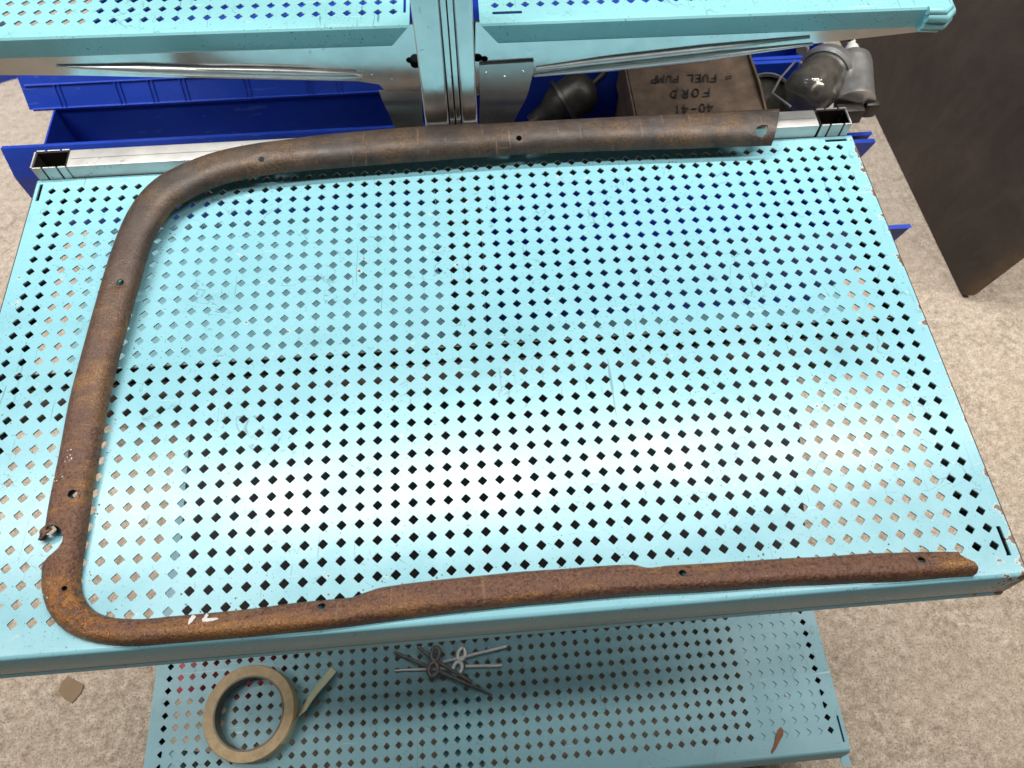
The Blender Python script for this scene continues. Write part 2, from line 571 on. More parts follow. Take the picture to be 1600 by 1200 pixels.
def deck_mesh(nc, nr, x_pad, y_back, y_front, slots=(), t=0.0016):
    """hole (0,0) is the right-hand hole of the back row; holes run to -x and -y"""
    bm = bmesh.new()
    p = PITCH
    V = {}

    def vt(x, y):
        k = (round(x * 1e6), round(y * 1e6))
        if k not in V:
            V[k] = bm.verts.new((x, y, 0))
        return V[k]
    c_ = 0.0009                        # the punched corners are slightly round
    for i in range(nc):
        for j in range(nr):
            cx, cy = -i * p, -j * p
            h = p / 2
            co = [(cx + h, cy + h), (cx - h, cy + h), (cx - h, cy - h), (cx + h, cy - h)]
            di = []
            for ax, ay in ((0, 1), (-1, 0), (0, -1), (1, 0)):
                px, py = cx + ax * (HALF - c_ * .5), cy + ay * (HALF - c_ * .5)
                tx, ty = -ay, ax
                s = c_ * .5
                di.append(((px - tx * s, py - ty * s), (px + tx * s, py + ty * s)))
            # di[k] = the two vertices at the k-th tip, in counter-clockwise order
            for k in range(4):
                A, B = di[k], di[(k + 1) % 4]
                C = co[(k + 1) % 4 - 0] if False else co[k + 1 if k < 3 else 0]
                # corner between tip k and tip k+1
                ck = [co[1], co[2], co[3], co[0]][k]
                pk = [co[0], co[1], co[2], co[3]][k]
                bm.faces.new([vt(*q) for q in (A[1], ck, B[0])])
                bm.faces.new([vt(*q) for q in (pk, ck, A[1], A[0])])
    xr, xl = p / 2, -(nc - .5) * p
    yb, yf = p / 2, -(nr - .5) * p
    X0, X1 = xl - x_pad[0], xr + x_pad[1]
    Y0, Y1 = yf - y_front, yb + y_back
    xs = [xl + k * p for k in range(nc + 1)]
    ys = [yf + k * p for k in range(nr + 1)]
    slots = list(slots)

    def strip(xa, xb, ya, yb_):
        """a border rectangle, cut round the slot that falls in it"""
        gx, gy = {xa, xb}, {ya, yb_}
        gx |= {v for v in xs if xa < v < xb}
        gy |= {v for v in ys if ya < v < yb_}
        inside = [s for s in slots if s[0] < xb and s[1] > xa and s[2] < yb_ and s[3] > ya]
        for s in inside:
            gx |= {v for v in s[:2] if xa < v < xb}
            gy |= {v for v in s[2:] if ya < v < yb_}
        gx, gy = sorted(gx), sorted(gy)
        for a, b in zip(gx, gx[1:]):
            for c, d in zip(gy, gy[1:]):
                mx, my = (a + b) / 2, (c + d) / 2
                if any(s[0] < mx < s[1] and s[2] < my < s[3] for s in inside):
                    continue
                if b - a < 1e-6 or d - c < 1e-6:
                    continue
                try:
                    bm.faces.new((vt(a, c), vt(b, c), vt(b, d), vt(a, d)))
                except ValueError:
                    pass
    strip(xl, xr, yb, Y1)
    strip(xl, xr, Y0, yf)
    strip(X0, xl, Y0, yf)
    strip(X0, xl, yf, yb)
    strip(X0, xl, yb, Y1)
    strip(xr, X1, Y0, yf)
    strip(xr, X1, yf, yb)
    strip(xr, X1, yb, Y1)
    bmesh.ops.recalc_face_normals(bm, faces=bm.faces)
    if sum(f.normal.z for f in bm.faces) < 0:
        bmesh.ops.reverse_faces(bm, faces=bm.faces)
    top = bm.faces[:]
    r = bmesh.ops.extrude_face_region(bm, geom=top, use_keep_orig=True)
    for g in r['geom']:
        if isinstance(g, bmesh.types.BMVert):
            g.co.z -= t
    bmesh.ops.recalc_face_normals(bm, faces=bm.faces)
    me = bpy.data.meshes.new('deck')
    bm.to_mesh(me)
    bm.free()
    return me, (X0, X1, Y0, Y1)


def lip_profile(h, out=0.0095, r=0.004):
    """folded front edge seen from the side: (outward, z); a rolled step, then an upright face with a bead"""
    pts = [(0, 0)]
    for k in range(1, 5):
        a = k / 4 * math.pi / 2
        pts.append((0.0035 * math.sin(a), -0.0035 * (1 - math.cos(a))))
    pts += [(0.0046, -0.0056)]
    pts += [(out * .74, -h * 0.60), (out * .82, -h * 0.79), (out * .76, -h * 0.81), (out * .92, -h * 0.86), (out, -h * 0.95), (out - 0.003, -h), (out - 0.012, -h)]
    return pts


def plain_lip(h, out=0.003):
    return [(0, 0), (out * .55, -0.0004), (out, -0.0022), (out, -h + 0.003), (out - 0.001, -h), (out - 0.009, -h)]


def lip(bm, x0, x1, y, prof, t=0.0012, mitre=(0.0, 0.0), z=0.0):
    """sheet folded along x; outward is -y; mitre pulls the low end of either side in"""
    n = len(prof)
    H = min(p[1] for p in prof)
    rows = []
    for side in (0, 1):
        pr = []
        for k, (o, zz) in enumerate(prof):
            f = zz / H
            xa = x0 + mitre[0] * f if side == 0 else x1 - mitre[1] * f
            pr.append((xa, o, zz))
        rows.append(pr)
    nrm = []
    for k in range(n):
        a = np.array(prof[max(k - 1, 0)])
        b = np.array(prof[min(k + 1, n - 1)])
        d = b - a
        d /= np.linalg.norm(d) + 1e-12
        nrm.append((d[1], -d[0]))      # inward side
    A = [[bm.verts.new((q[0], y - q[1], z + q[2])) for q in r] for r in rows]
    B = [[bm.verts.new((q[0], y - (q[1] + nrm[k][0] * t), z + q[2] + nrm[k][1] * t)) for k, q in enumerate(r)] for r in rows]
    for k in range(n - 1):
        bm.faces.new((A[0][k], A[0][k + 1], A[1][k + 1], A[1][k]))
        bm.faces.new((B[0][k], B[1][k], B[1][k + 1], B[0][k + 1]))
        bm.faces.new((A[0][k], B[0][k], B[0][k + 1], A[0][k + 1]))
        bm.faces.new((A[1][k], A[1][k + 1], B[1][k + 1], B[1][k]))
    bm.faces.new((A[0][0], A[1][0], B[1][0], B[0][0]))
    bm.faces.new((A[0][-1], B[0][-1], B[1][-1], A[1][-1]))


def shelf(root, nc, nr, x_pad, y_back, y_front, slots, mat, front, side_h=0.038, rear_h=0.045, lip_mitre=(0.0, 0.0), sides=(0, 1)):
    me, (X0, X1, Y0, Y1) = deck_mesh(nc, nr, x_pad, y_back, y_front, slots)
    M = root.matrix_basis
    d = link('deck', me, mat, root)
    d.matrix_parent_inverse = Matrix()
    bm = bmesh.new()
    lip(bm, X0, X1, Y0, front, mitre=lip_mitre)
    o = from_bm('front_lip', bm, mat, root, 35)
    o.matrix_parent_inverse = Matrix()
    for s in sides:
        bm = bmesh.new()
        xe = X0 if s == 0 else X1
        sg = -1 if s == 0 else 1
        # upright flange with an inward return
        box(bm, *sorted((xe, xe + sg * 0.0012)), Y0 + 0.002, Y1, -side_h, -0.0003)
        box(bm, *sorted((xe, xe - sg * 0.012)), Y0 + 0.002, Y1, -side_h - 0.0012, -side_h + 0.0001)
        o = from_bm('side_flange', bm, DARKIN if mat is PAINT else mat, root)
        o.matrix_parent_inverse = Matrix()
    bm = bmesh.new()
    box(bm, X0 + 0.001, X1 - 0.001, Y1 - 0.0002, Y1 + 0.001, -rear_h, -0.0003)
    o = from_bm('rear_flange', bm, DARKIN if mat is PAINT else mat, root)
    o.matrix_parent_inverse = Matrix()
    return X0, X1, Y0, Y1


def put(o):                            # child modelled in its thing's own coordinates
    o.matrix_parent_inverse = Matrix()
    return o


def slot_px(ua, va, ub, vb, z, w=0.0042, root=Vector((0, 0, 0))):
    a, b = at(ua, va, z) - root, at(ub, vb, z) - root
    if abs(a.x - b.x) > abs(a.y - b.y):
        y = (a.y + b.y) / 2
        return (min(a.x, b.x), max(a.x, b.x), y - w / 2, y + w / 2)
    x = (a.x + b.x) / 2
    return (x - w / 2, x + w / 2, min(a.y, b.y), max(a.y, b.y))


# --- main shelf
sh = thing('perforated_shelf', (0, 0, 0), 'large bright turquoise perforated steel shelf with the rusty bent frame lying on it', 'shelf', 'perforated turquoise shelves of the rack')
sl = [slot_px(66, 288, 60, 314, 0), slot_px(1289, 219.5, 1323, 217, 0), slot_px(1561, 822, 1575, 868, 0)]
sl[0] = (-0.8698, -0.8660, sl[0][2], sl[0][3])
sl[1] = (sl[1][0], sl[1][1], 0.0085, 0.0122)
X0, X1, Y0, Y1 = shelf(sh, 58, 31, (0.0105, 0.0105), 0.0085, 0.0160, sl, PAINT, lip_profile(0.045), 0.040, 0.05)
bm = bmesh.new()                       # hat channel stiffening the deck from below
ya, yb = -0.262, -0.222
box(bm, X0 + .02, X1 - .02, ya, yb, -0.0322, -0.031)
box(bm, X0 + .02, X1 - .02, yb - 0.0012, yb, -0.031, -0.0022)
box(bm, X0 + .02, X1 - .02, ya, ya + 0.0012, -0.031, -0.0022)
put(from_bm('stiffening_channel', bm, PRIMER, sh))

# --- lower shelf in front
LZ = -0.4466
ls = thing('perforated_shelf', (0.0031, -0.4338, LZ), 'shaded turquoise perforated bottom shelf carrying the masking tape roll', 'shelf', 'perforated turquoise shelves of the rack')
ls.rotation_euler.z = 0.005
BACK_ROWS = 21                         # rows further back, under the big shelf
me, B_ = deck_mesh(58, 10 + BACK_ROWS, (0.0105, 0.0105), 0.0085, 0.0160, [(0.0118, 0.0144, -0.150 - BACK_ROWS * PITCH, -0.119 - BACK_ROWS * PITCH)])
for v in me.vertices:
    v.co.y += BACK_ROWS * PITCH
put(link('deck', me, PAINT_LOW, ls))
LX0, LX1, LY0, LY1 = B_[0], B_[1], B_[2] + BACK_ROWS * PITCH, B_[3] + BACK_ROWS * PITCH
bm = bmesh.new()
lip(bm, LX0, LX1, LY0, lip_profile(0.034))
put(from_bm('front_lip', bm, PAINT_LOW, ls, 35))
for s in (-1, 1):
    bm = bmesh.new()
    xe = LX0 if s < 0 else LX1
    box(bm, *sorted((xe, xe + s * 0.0012)), LY0 + .002, LY1, -0.040, -0.0004)
    box(bm, *sorted((xe + s * 0.0012, xe + s * 0.013)), LY0 - 0.02, LY1, -0.0412, -0.040)
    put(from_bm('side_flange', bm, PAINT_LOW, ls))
    bm = bmesh.new()
    box(bm, *sorted((xe - s * 0.0002, xe - s * 0.0155)), LY0 + .004, LY1, -0.0260, -0.0248)
    put(from_bm('flange_shade_strip', bm, DARKIN, ls))  # added dark strip, its colour is the shade behind the end holes
bm = bmesh.new()                       # sheet bracket that backs six columns of holes at the right
box(bm, -0.098, -0.009, LY0 + 0.004, LY0 + 0.30, -0.0042, -0.0016)
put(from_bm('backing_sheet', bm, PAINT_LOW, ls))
bm = bmesh.new()
box(bm, -0.505, -0.448, LY0 + 0.004, LY0 + 0.115, -0.020, -0.018)
put(from_bm('backing_sheet', bm, PAINT_BASE, ls))

# --- two upper shelves
UZ = 0.131
fr_up = plain_lip(0.0225, 0.0035)
ul = thing('perforated_shelf', (-0.476, 0.0826 + 49 * PITCH, UZ), 'upper left turquoise perforated shelf above the long blue bin', 'shelf', 'perforated turquoise shelves of the rack')
ul.rotation_euler.z = -0.0237
ul.location = Vector((-0.476, 0.0826, UZ)) + Matrix.Rotation(-0.0237, 3, 'Z') @ Vector((0, 49 * PITCH, 0))
sl = [(0.0098, 0.0124, -49 * PITCH - 0.002, -49 * PITCH + 0.020)]
shelf(ul, 31, 50, (0.0085, 0.0085), 0.0085, 0.0105, sl, PAINT_OLD, fr_up, 0.024, 0.024, (0, 0.020), (0,))
ru = thing('perforated_shelf', (0, 0, 0), 'upper right turquoise perforated shelf above the cardboard box, with a dented outer corner', 'shelf', 'perforated turquoise shelves of the rack')
h0 = at(773.1, 8.4, UZ)
h9 = at(1028, -2.0, UZ)
yaw = -0.016
ru.rotation_euler.z = yaw
# columns counted from the right end: shelf 0.469 m long
NCR = 30
ru.location = h0 + Matrix.Rotation(yaw, 3, 'Z') @ Vector(((NCR - 1) * PITCH, 49 * PITCH, 0))
sx0 = -(NCR - 1) * PITCH
sl = [(sx0 - 0.003, sx0 + 0.026, -49 * PITCH - 0.0135, -49 * PITCH - 0.0095)]
UX0, UX1, UY0, UY1 = shelf(ru, NCR, 50, (0.0085, 0.0095), 0.0085, 0.0165, sl, PAINT_OLD, fr_up, 0.024, 0.024, (0.018, 0.0), (1,))
bm = bmesh.new()                       # crumpled corner cap
for k, (dx, dz, r) in enumerate(((0.0, -0.0035, 0.0045), (0.003, -0.0095, 0.0068), (0.0035, -0.0165, 0.0066), (0.001, -0.0225, 0.0042))):
    tube(bm, [(UX1 - 0.024 + dx * .4, UY0 - 0.0045, dz + 0.001), (UX1 - 0.006 + dx, UY0 - 0.0050 - dx * .3, dz), (UX1 + 0.001 + dx, UY0 + 0.002, dz - 0.0005), (UX1 + 0.0025 + dx * .6, UY0 + 0.016, dz)], r, 8, flat=0.9)
put(from_bm('dented_corner', bm, PAINT_OLD, ru, 60))

# ------------------------------------------------------------------ pale rail behind the main shelf
rl = thing('shelf_rail', (-0.43, 0.029, 0), 'pale scuffed square steel rail along the back edge of the large shelf', 'rail')
RY0, RY1, RZ1 = 0.0172, 0.0420, 0.0165
rxa, rxb = -0.836, -0.0235
bm = bmesh.new()
box(bm, rxa, rxb, RY0, RY1, -0.012, RZ1, 0.0022)
from_bm('bar', bm, RAILM, rl, 40)
bm = bmesh.new()
box(bm, rxa + .003, rxb - .003, RY0 + 0.0108, RY0 + 0.0116, RZ1 - .0002, RZ1 + .0004)
from_bm('seam', bm, GALV_DULL, rl)
for xa, xb in ((-0.8725, rxa), (rxb, 0.0125)):
    bm = bmesh.new()
    w = 0.0016
    L = xb - xa
    g = 0.0022                         # saw cuts through both long walls
    for yy in (RY0 - 0.0006, RY1 + 0.0006 - w):
        cuts = [xa + L * .30, xa + L * .72]
        ed = [xa + 0.0022] + [c for q in cuts for c in (q, q + g)] + [xb - .0002]
        for a, b in zip(ed[::2], ed[1::2]):
            box(bm, a, b, yy, yy + w, -0.020, RZ1 + 0.0006, 0.0004)
    ex = xa if xa < -0.5 else xb - w
    box(bm, ex, ex + w, RY0 + .0012, RY1 - .0012, -0.020, RZ1 + 0.0006, 0.0004)
    box(bm, xa + .002, xb - .002, RY0 + .001, RY1 - .001, -0.0205, -0.0190)
    from_bm('socket', bm, RAILM, rl)
    bm = bmesh.new()
    for b in ((xa + w + .0004, xb - .0006, RY0 + .0014, RY0 + .0020), (xa + w + .0004, xb - .0006, RY1 - .0020, RY1 - .0014),
              (xa + w + .0004, xa + w + .0010, RY0 + .0022, RY1 - .0022), (xb - .0016, xb - .0010, RY0 + .0022, RY1 - .0022)):
        box(bm, *b, -0.0188, RZ1 - .0012)
    box(bm, xa + w + .0014, xb - .002, RY0 + .0024, RY1 - .0024, -0.0188, -0.017)
    from_bm('socket_dark_liner', bm, CASTDK, rl)  # added liner, its dark colour deepens the open sockets and saw cuts

# ------------------------------------------------------------------ post
po = thing('rack_post', (-0.428, 0.062, FLOOR_Z), 'upright galvanised steel post with a grooved face between the two upper shelves', 'post')
PY = 0.0465
c0 = aty(664, 190, PY).x
c3 = aty(746.5, 187, PY).x
w = c3 - c0
g0, g1 = c0 + w * 0.455, c0 + w * 0.70


def rounded(pts, r, seg=4):
    out = []
    n = len(pts)
    for i in range(n):
        p, a, b = Vector(pts[i]), Vector(pts[i - 1]), Vector(pts[(i + 1) % n])
        da, db = (a - p).normalized(), (b - p).normalized()
        rr = min(r, (a - p).length * .45, (b - p).length * .45)
        for k in range(seg + 1):
            t = k / seg
            out.append((p + da * rr) * (1 - t) ** 2 + p * 2 * t * (1 - t) + (p + db * rr) * t * t)
    return out


def column(x0, x1, y0, y1, name, r=0.003):
    bm = bmesh.new()
    prism(bm, [Vector((q.x, q.y, FLOOR_Z)) for q in rounded([(x0, y0), (x1, y0), (x1, y1), (x0, y1)], r)], Vector((0, 0, 1.55)))
    return from_bm(name, bm, GALV, po, 40)


column(c0, g0, PY, PY + 0.034, 'face_flange')
column(g1, c3, PY, PY + 0.034, 'face_flange')
gw = g1 - g0
column(g0 + gw * .07, g0 + gw * .47, PY + 0.0022, PY + 0.034, 'groove_strip', 0.0012)
column(g0 + gw * .54, g0 + gw * .93, PY + 0.0022, PY + 0.034, 'groove_strip', 0.0012)
bm = bmesh.new()
box(bm, g0 + .0005, g1 - .0005, PY + 0.012, PY + 0.030, FLOOR_Z, 0.94)
from_bm('groove_back', bm, CASTDK, po)

# ------------------------------------------------------------------ brackets below the upper shelves
BYL = 0.0655


def ab(u, v, y):
    p = aty(u, v, y)
    for _ in range(4):
        p = aty(u, v, y - 0.0225 * (p.x + 0.43))
    return p


def plate(pts_px, y, t=0.002):
    bm = bmesh.new()
    pts = [ab(u, v, y) for u, v in pts_px]
    for p in pts:
        p.z = min(p.z, UZ - .003)
    prism(bm, pts, Vector((0, t, 0)))
    return bm


def puncher(u, v, y, r):
    bm = bmesh.new()
    p = ab(u, v, y)
    lathe(bm, [(0, -.02), (r, -.02), (r, .02), (0, .02)], axis_matrix(p, p + Vector((0, 1, 0))), 20)
    return from_bm('puncher', bm, None)


bl = thing('shelf_bracket', (-0.49, BYL, 0.06), 'long tapering steel bracket left of the post under the upper left shelf', 'bracket', 'shelf brackets either side of the post')
zt = UZ - 0.006
left_plate = plate([(-60, 20), (-60, 117), (120, 118), (560, 127), (592, 132), (602, 142), (657, 143), (650, 20), (560, 20)], BYL)
bm = bmesh.new()
box(bm, -0.50, -0.452, BYL + .006, BYL + .008, 0.06, 0.125)
from_bm('hole_shade_plate', bm, CASTDK, bl)  # added dark sheet so the bracket holes look black
o = from_bm('arm', left_plate, GALV, bl)
cut(o, [puncher(640, 94, BYL, 0.0036), puncher(649, 91, BYL, 0.0052), puncher(649, 100, BYL, 0.0052)])
o.data.materials.clear(); o.data.materials.append(GALV)
bm = bmesh.new()
pa = catmull([tuple(ab(u, v, BYL - .0012)) for u, v in ((88, 103.5), (150, 106), (300, 110.5), (450, 115), (566, 118.5))], 30)
tube(bm, pa, lambda i: .0052 * min(1, .12 + i / 9) if i < 27 else (.0050, .0040, .0018)[i - 27], 18, flat=1.0)
from_bm('pressed_bead', bm, GALV_BEAD, bl, 60)
bm = bmesh.new()
pa = catmull([tuple(ab(u, v, BYL - .0030)) for u, v in ((300, 108), (450, 112), (556, 115.5))], 14)
tube(bm, pa, lambda i: .0012 + .0022 * math.sin(math.pi * i / 13), 12)
from_bm('pressed_bead', bm, GALV_BEAD, bl, 60)


def foot(px_top, px_bot, y, ybot, parent):
    """the bent tongue below the crease: runs down and back towards the viewer"""
    bm = bmesh.new()
    (a, b), (c, d) = [ab(*q, y) for q in px_top], [ab(*q, ybot) for q in px_bot]
    N = 8
    rings = []
    for k in range(N + 1):
        t = k / N
        bow = -0.0022 * math.sin(math.pi * min(t * 2.2, 1))
        p, q = a.lerp(c, t) + Vector((0, bow, 0)), b.lerp(d, t) + Vector((0, bow, 0))
        rings.append([bm.verts.new(v) for v in (p, q, q + Vector((0, .0018, 0)), p + Vector((0, .0018, 0)))])
    for r0, r1 in zip(rings, rings[1:]):
        for k in range(4):
            bm.faces.new((r0[k], r0[(k + 1) % 4], r1[(k + 1) % 4], r1[k]))
    bm.faces.new(rings[0][::-1])
    bm.faces.new(rings[-1])
    return from_bm('foot', bm, GALV_DULL, parent, 50)


foot(((592, 142.5), (658, 142.5)), ((618, 203), (662, 203)), BYL, BYL + 0.012, bl)
bm = bmesh.new()
for u, v in ((581, 116), (612, 123)):
    p = ab(u, v, BYL)
    lathe(bm, [(0.0014, 0.001), (0.0013, -.0007), (0, -.0011)], axis_matrix(p, p + Vector((0, 1, 0))), 12)
from_bm('spot_weld', bm, GALV, bl, 60)

br = thing('shelf_bracket', (-0.35, BYL, 0.06), 'tapering steel bracket right of the post under the upper right shelf', 'bracket', 'shelf brackets either side of the post')
right_plate = plate([(742, 10), (742, 150), (750, 148), (836, 117), (1460, 47), (1440, 5), (1000, 10)], BYL)
bm = bmesh.new()
box(bm, -0.404, -0.35, BYL + .005, BYL + .007, 0.06, 0.125)
from_bm('hole_shade_plate', bm, CASTDK, br)  # added dark sheet behind the holes, as on the left bracket
o = from_bm('arm', right_plate, GALV, br)
cut(o, [puncher(757, 92, BYL, 0.0036), puncher(746, 90, BYL, 0.0050)])
o.data.materials.clear(); o.data.materials.append(GALV)
bm = bmesh.new()
pa = [ab(u, v, BYL - 0.0006) for u, v in ((834, 118), (950, 105), (1100, 89), (1270, 69))]
tube(bm, pa, lambda i: (0.0016, 0.0044, 0.0044, 0.0012)[i], 14, flat=.9)
from_bm('rolled_edge', bm, GALV_BEAD, br, 60)
bm = bmesh.new()
pa = [ab(u, v, BYL - 0.0004) for u, v in ((838, 107), (950, 93), (1100, 76), (1265, 58))]
tube(bm, pa, lambda i: (0.0024, 0.0044, 0.0044, 0.0018)[i], 14, flat=0.8)
from_bm('pressed_bead', bm, GALV_BEAD, br, 60)
o = from_bm('backing_plate', plate([(749, 102), (834, 97), (832, 118), (826, 142), (750, 145)], BYL - 0.0035, 0.0032), GALV_DULL, br)
foot(((750, 143.5), (826, 142.5)), ((749, 203), (797, 203)), BYL - 0.0035, BYL + 0.010, br)
bm = bmesh.new()
for u, v in ((759, 114), (788, 120), (817, 112)):
    p = ab(u, v, BYL - 0.0035)
    lathe(bm, [(0.0016, 0.001), (0.0014, -.0008), (0.0006, -.0012), (0, -.0009)], axis_matrix(p, p + Vector((0, 1, 0))), 12)
from_bm('spot_weld', bm, GALV, br, 60)

# ------------------------------------------------------------------ rear base shelf, black sheet, boards
rb = thing('base_shelf', (-0.77, 0.16, LZ), 'plain dull teal base shelf at the back left carrying the long blue bin', 'shelf')
bm = bmesh.new()
box(bm, -1.075, -0.452, 0.004, 1.0, LZ - 0.0015, LZ)
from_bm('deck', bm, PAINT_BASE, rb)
bm = bmesh.new()
box(bm, -1.075, -0.452, 0.0028, 0.004, LZ - 0.06, LZ)
box(bm, -1.0762, -1.075, 0.0028, 1.0, LZ - 0.06, LZ)
from_bm('skirt', bm, PAINT_BASE, rb)
rb2 = thing('base_shelf', (-0.1, 0.16, LZ), 'plain dark base shelf under the blue bins at the back right', 'shelf')
bm = bmesh.new()
box(bm, -0.446, 0.215, 0.03, 1.0, LZ - 0.0015, LZ)
from_bm('deck', bm, PAINT_BASE, rb2)
bm = bmesh.new()
box(bm, -0.446, 0.215, 0.0288, 0.030, LZ - 0.06, LZ)
from_bm('skirt', bm, PAINT_BASE, rb2)

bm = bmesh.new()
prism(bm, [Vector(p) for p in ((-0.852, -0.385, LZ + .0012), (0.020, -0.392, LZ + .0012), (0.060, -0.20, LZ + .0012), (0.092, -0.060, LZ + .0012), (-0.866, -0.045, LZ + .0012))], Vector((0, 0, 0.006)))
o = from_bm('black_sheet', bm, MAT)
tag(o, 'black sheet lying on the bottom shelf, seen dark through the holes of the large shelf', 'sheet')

a = Vector((0.539, 0.163, FLOOR_Z + 0.001))
uu = Vector((-0.0351, 0.9994, 0))      # along the floor, away from the viewer
rr_ = Vector((0.9994, 0.0351, 0))
th_ = math.radians(77)
ww = rr_ * math.cos(th_) + Vector((0, 0, math.sin(th_)))
nn = uu.cross(ww).normalized()         # points away from the viewer's side
bm = bmesh.new()
outl = rounded([(0, 0), (1.9, 0), (1.9, 1.05), (0, 1.05)], 0.022, 6)
prism(bm, [Vector((q.x, q.y, 0)) for q in outl], Vector((0, 0, 0.014)))
bmesh.ops.bevel(bm, geom=[e for e in bm.edges if len(e.link_faces) == 2 and e.calc_face_angle(0) > 1.2], offset=0.003, segments=2, affect='EDGES')
bd = from_bm('board', bm, m_board(), None, 40)
bd.matrix_world = Matrix((uu.to_4d(), ww.to_4d(), nn.to_4d(), (0, 0, 0, 1))).transposed()
bd.matrix_world = Matrix.Translation(a) @ Matrix(((uu.x, ww.x, nn.x, 0), (uu.y, ww.y, nn.y, 0), (uu.z, ww.z, nn.z, 0), (0, 0, 0, 1)))
tag(bd, 'big dark brown board with a rounded corner standing on the floor at the right', 'board')

# ------------------------------------------------------------------ blue bins


def bin_(loc, L, W, H, label, ribs=(), tall=0.0, flange=0.0, flare=0.0, group='blue plastic bins under and behind the shelf'):
    """open bin; local x along the length (0..L), y across (0..W), z up; tall: raised rear wall"""
    r = thing('storage_bin', loc, label, 'bin', group)
    t = 0.0026
    lx, ly, lz = loc

    def bx(name, *b, bev=0.0006):
        bm = bmesh.new()
        box(bm, lx + b[0], lx + b[1], ly + b[2], ly + b[3], lz + b[4], lz + b[5], bev)
        return from_bm(name, bm, BLUE, r)
    bx('bottom', 0.004, L - 0.004, 0.004, W - 0.004, 0, t)
    # long walls, battered a little: prisms
    for nm, y0, s in (('near_wall', 0, 1), ('far_wall', W, -1)):
        bm = bmesh.new()
        pts = [(y0 + s * 0.006, 0), (y0, H * .80), (y0 - s * 0.0022, H * .805), (y0 - s * .0022, H - .003), (y0 - s * 0.005, H), (y0 + s * t, H), (y0 + s * t, H * .8), (y0 + s * (0.006 + t), 0.001)]
        if s > 0 and flare:            # hopper front: slopes out towards the viewer below the rim
            pts = [(-flare, 0.03), (-flare, H - .047), (-flare * .98, H - .044), (-.005, H - .001), (-.004, H + .001), (t, H), (t, H - .004), (-flare + t * 1.5, H - .046), (-flare + t * 1.2, .03)]
        P = [[], []]
        for p, q in pts:
            f = flange * (max(0, q / H) ** .8 if not flare else (1 if s > 0 else 0))
            P[0].append(bm.verts.new((lx - f, ly + p, lz + q)))
            P[1].append(bm.verts.new((lx + L + f, ly + p, lz + q)))
        for tri in tessellate_polygon([[Vector((0, p, q)) for p, q in pts]]):
            bm.faces.new([P[0][k] for k in tri])
            bm.faces.new([P[1][k] for k in reversed(tri)])
        for k in range(len(pts)):
            k2 = (k + 1) % len(pts)
            bm.faces.new((P[0][k], P[0][k2], P[1][k2], P[1][k]))
        from_bm(nm, bm, BLUE, r, 30)
    for x0 in (0.0, L - t):
        bm = bmesh.new()
        prism(bm, [Vector((lx + x0, ly + p, lz + q)) for p, q in ((0.007, 0), (W - .007, 0), (W - .0015, H - .002), (.0015, H - .002))], Vector((t, 0, 0)))
        from_bm('end_wall', bm, BLUE, r)
    if tall:
        bm = bmesh.new()
        pts = [(W - .003, H - .001), (W + 0.004, H - .001), (W + 0.028, H + tall), (W + 0.022, H + tall)]
        prism(bm, [Vector((lx - flange * .6, ly + p, lz + q)) for p, q in pts], Vector((L + flange, 0, 0)))
        from_bm('raised_back', bm, BLUE, r)
        bm = bmesh.new()
        box(bm, lx - flange * .5, lx + L, ly + W - .005, ly + W - .0015, lz + H - .003, lz + H + .0012, 0.0006)
        f = 0.70
        yq = W - .003 + 0.025 * f
        box(bm, lx - flange * .5, lx + L, ly + yq - .0022, ly + yq + .002, lz + H + tall * f - .001, lz + H + tall * f + .0012, .0005)
        from_bm('ledge', bm, BLUE, r)
        for x in ribs:
            for dx in (0, 0.007):
                bm = bmesh.new()
                p0 = Vector((x + dx, ly + W - .0035, lz + H))
                p1 = Vector((x + dx - 0.001, ly + yq - .0015, lz + H + tall * f))
                tube(bm, [p0, p1], 0.0013, 6)
                from_bm('rib', bm, BLUE, r, 60)
    return r


BZ = LZ + 0.001
RIM = -0.25
HB = RIM - BZ
pl = at(62, 221, RIM)
yl = 0.338
ribx = [at(u, 160, RIM).x for u in (100, 191, 241, 290, 386, 483, 530)]
bin_((-1.070, yl, BZ), 0.612, 0.084, HB, 'long narrow blue bin left of the post, paired ribs on its raised back', ribx, 0.045, 0.062, 0.022)
bin_((-0.405, 0.268, BZ), 0.573, 0.172, HB, 'blue plastic bin right of the post holding the cardboard box and glass fuel bowls', (), 0.0, 0.064)
bin_((-0.405, 0.080, BZ), 0.565, 0.170, HB, 'blue plastic bin below the large shelf, its corner sticking out at the right edge', (), 0.0, 0.072)
pc = at(40, 120.5, FLOOR_Z)
pd = at(0, 132, FLOOR_Z)
fb = bin_((pc.x - 0.40, pc.y, FLOOR_Z + .001), 0.40, 0.15, 0.10, 'blue plastic bin at the far left of the photo, only a corner showing', (), 0.0, 0.0)
fb.matrix_basis = Matrix.Translation(pc) @ Matrix.Rotation(math.atan2(pc.y - pd.y, pc.x - pd.x), 4, 'Z') @ Matrix.Translation(-pc) @ fb.matrix_basis
bin_((-0.02, 0.452, BZ), 0.235, 0.11, HB, 'blue plastic bin behind the glass fuel bowls, furthest back at the right', (), 0.0, 0.0)

bin_((-1.05, 0.485, BZ), 0.585, 0.45, HB, 'wide blue bin behind the long narrow one, seen through the upper left shelf', (), 0.0, 0.0)
bin_((-0.405, 0.575, BZ), 0.585, 0.38, HB, 'wide blue bin at the very back, seen through the upper right shelf', (), 0.0, 0.0)

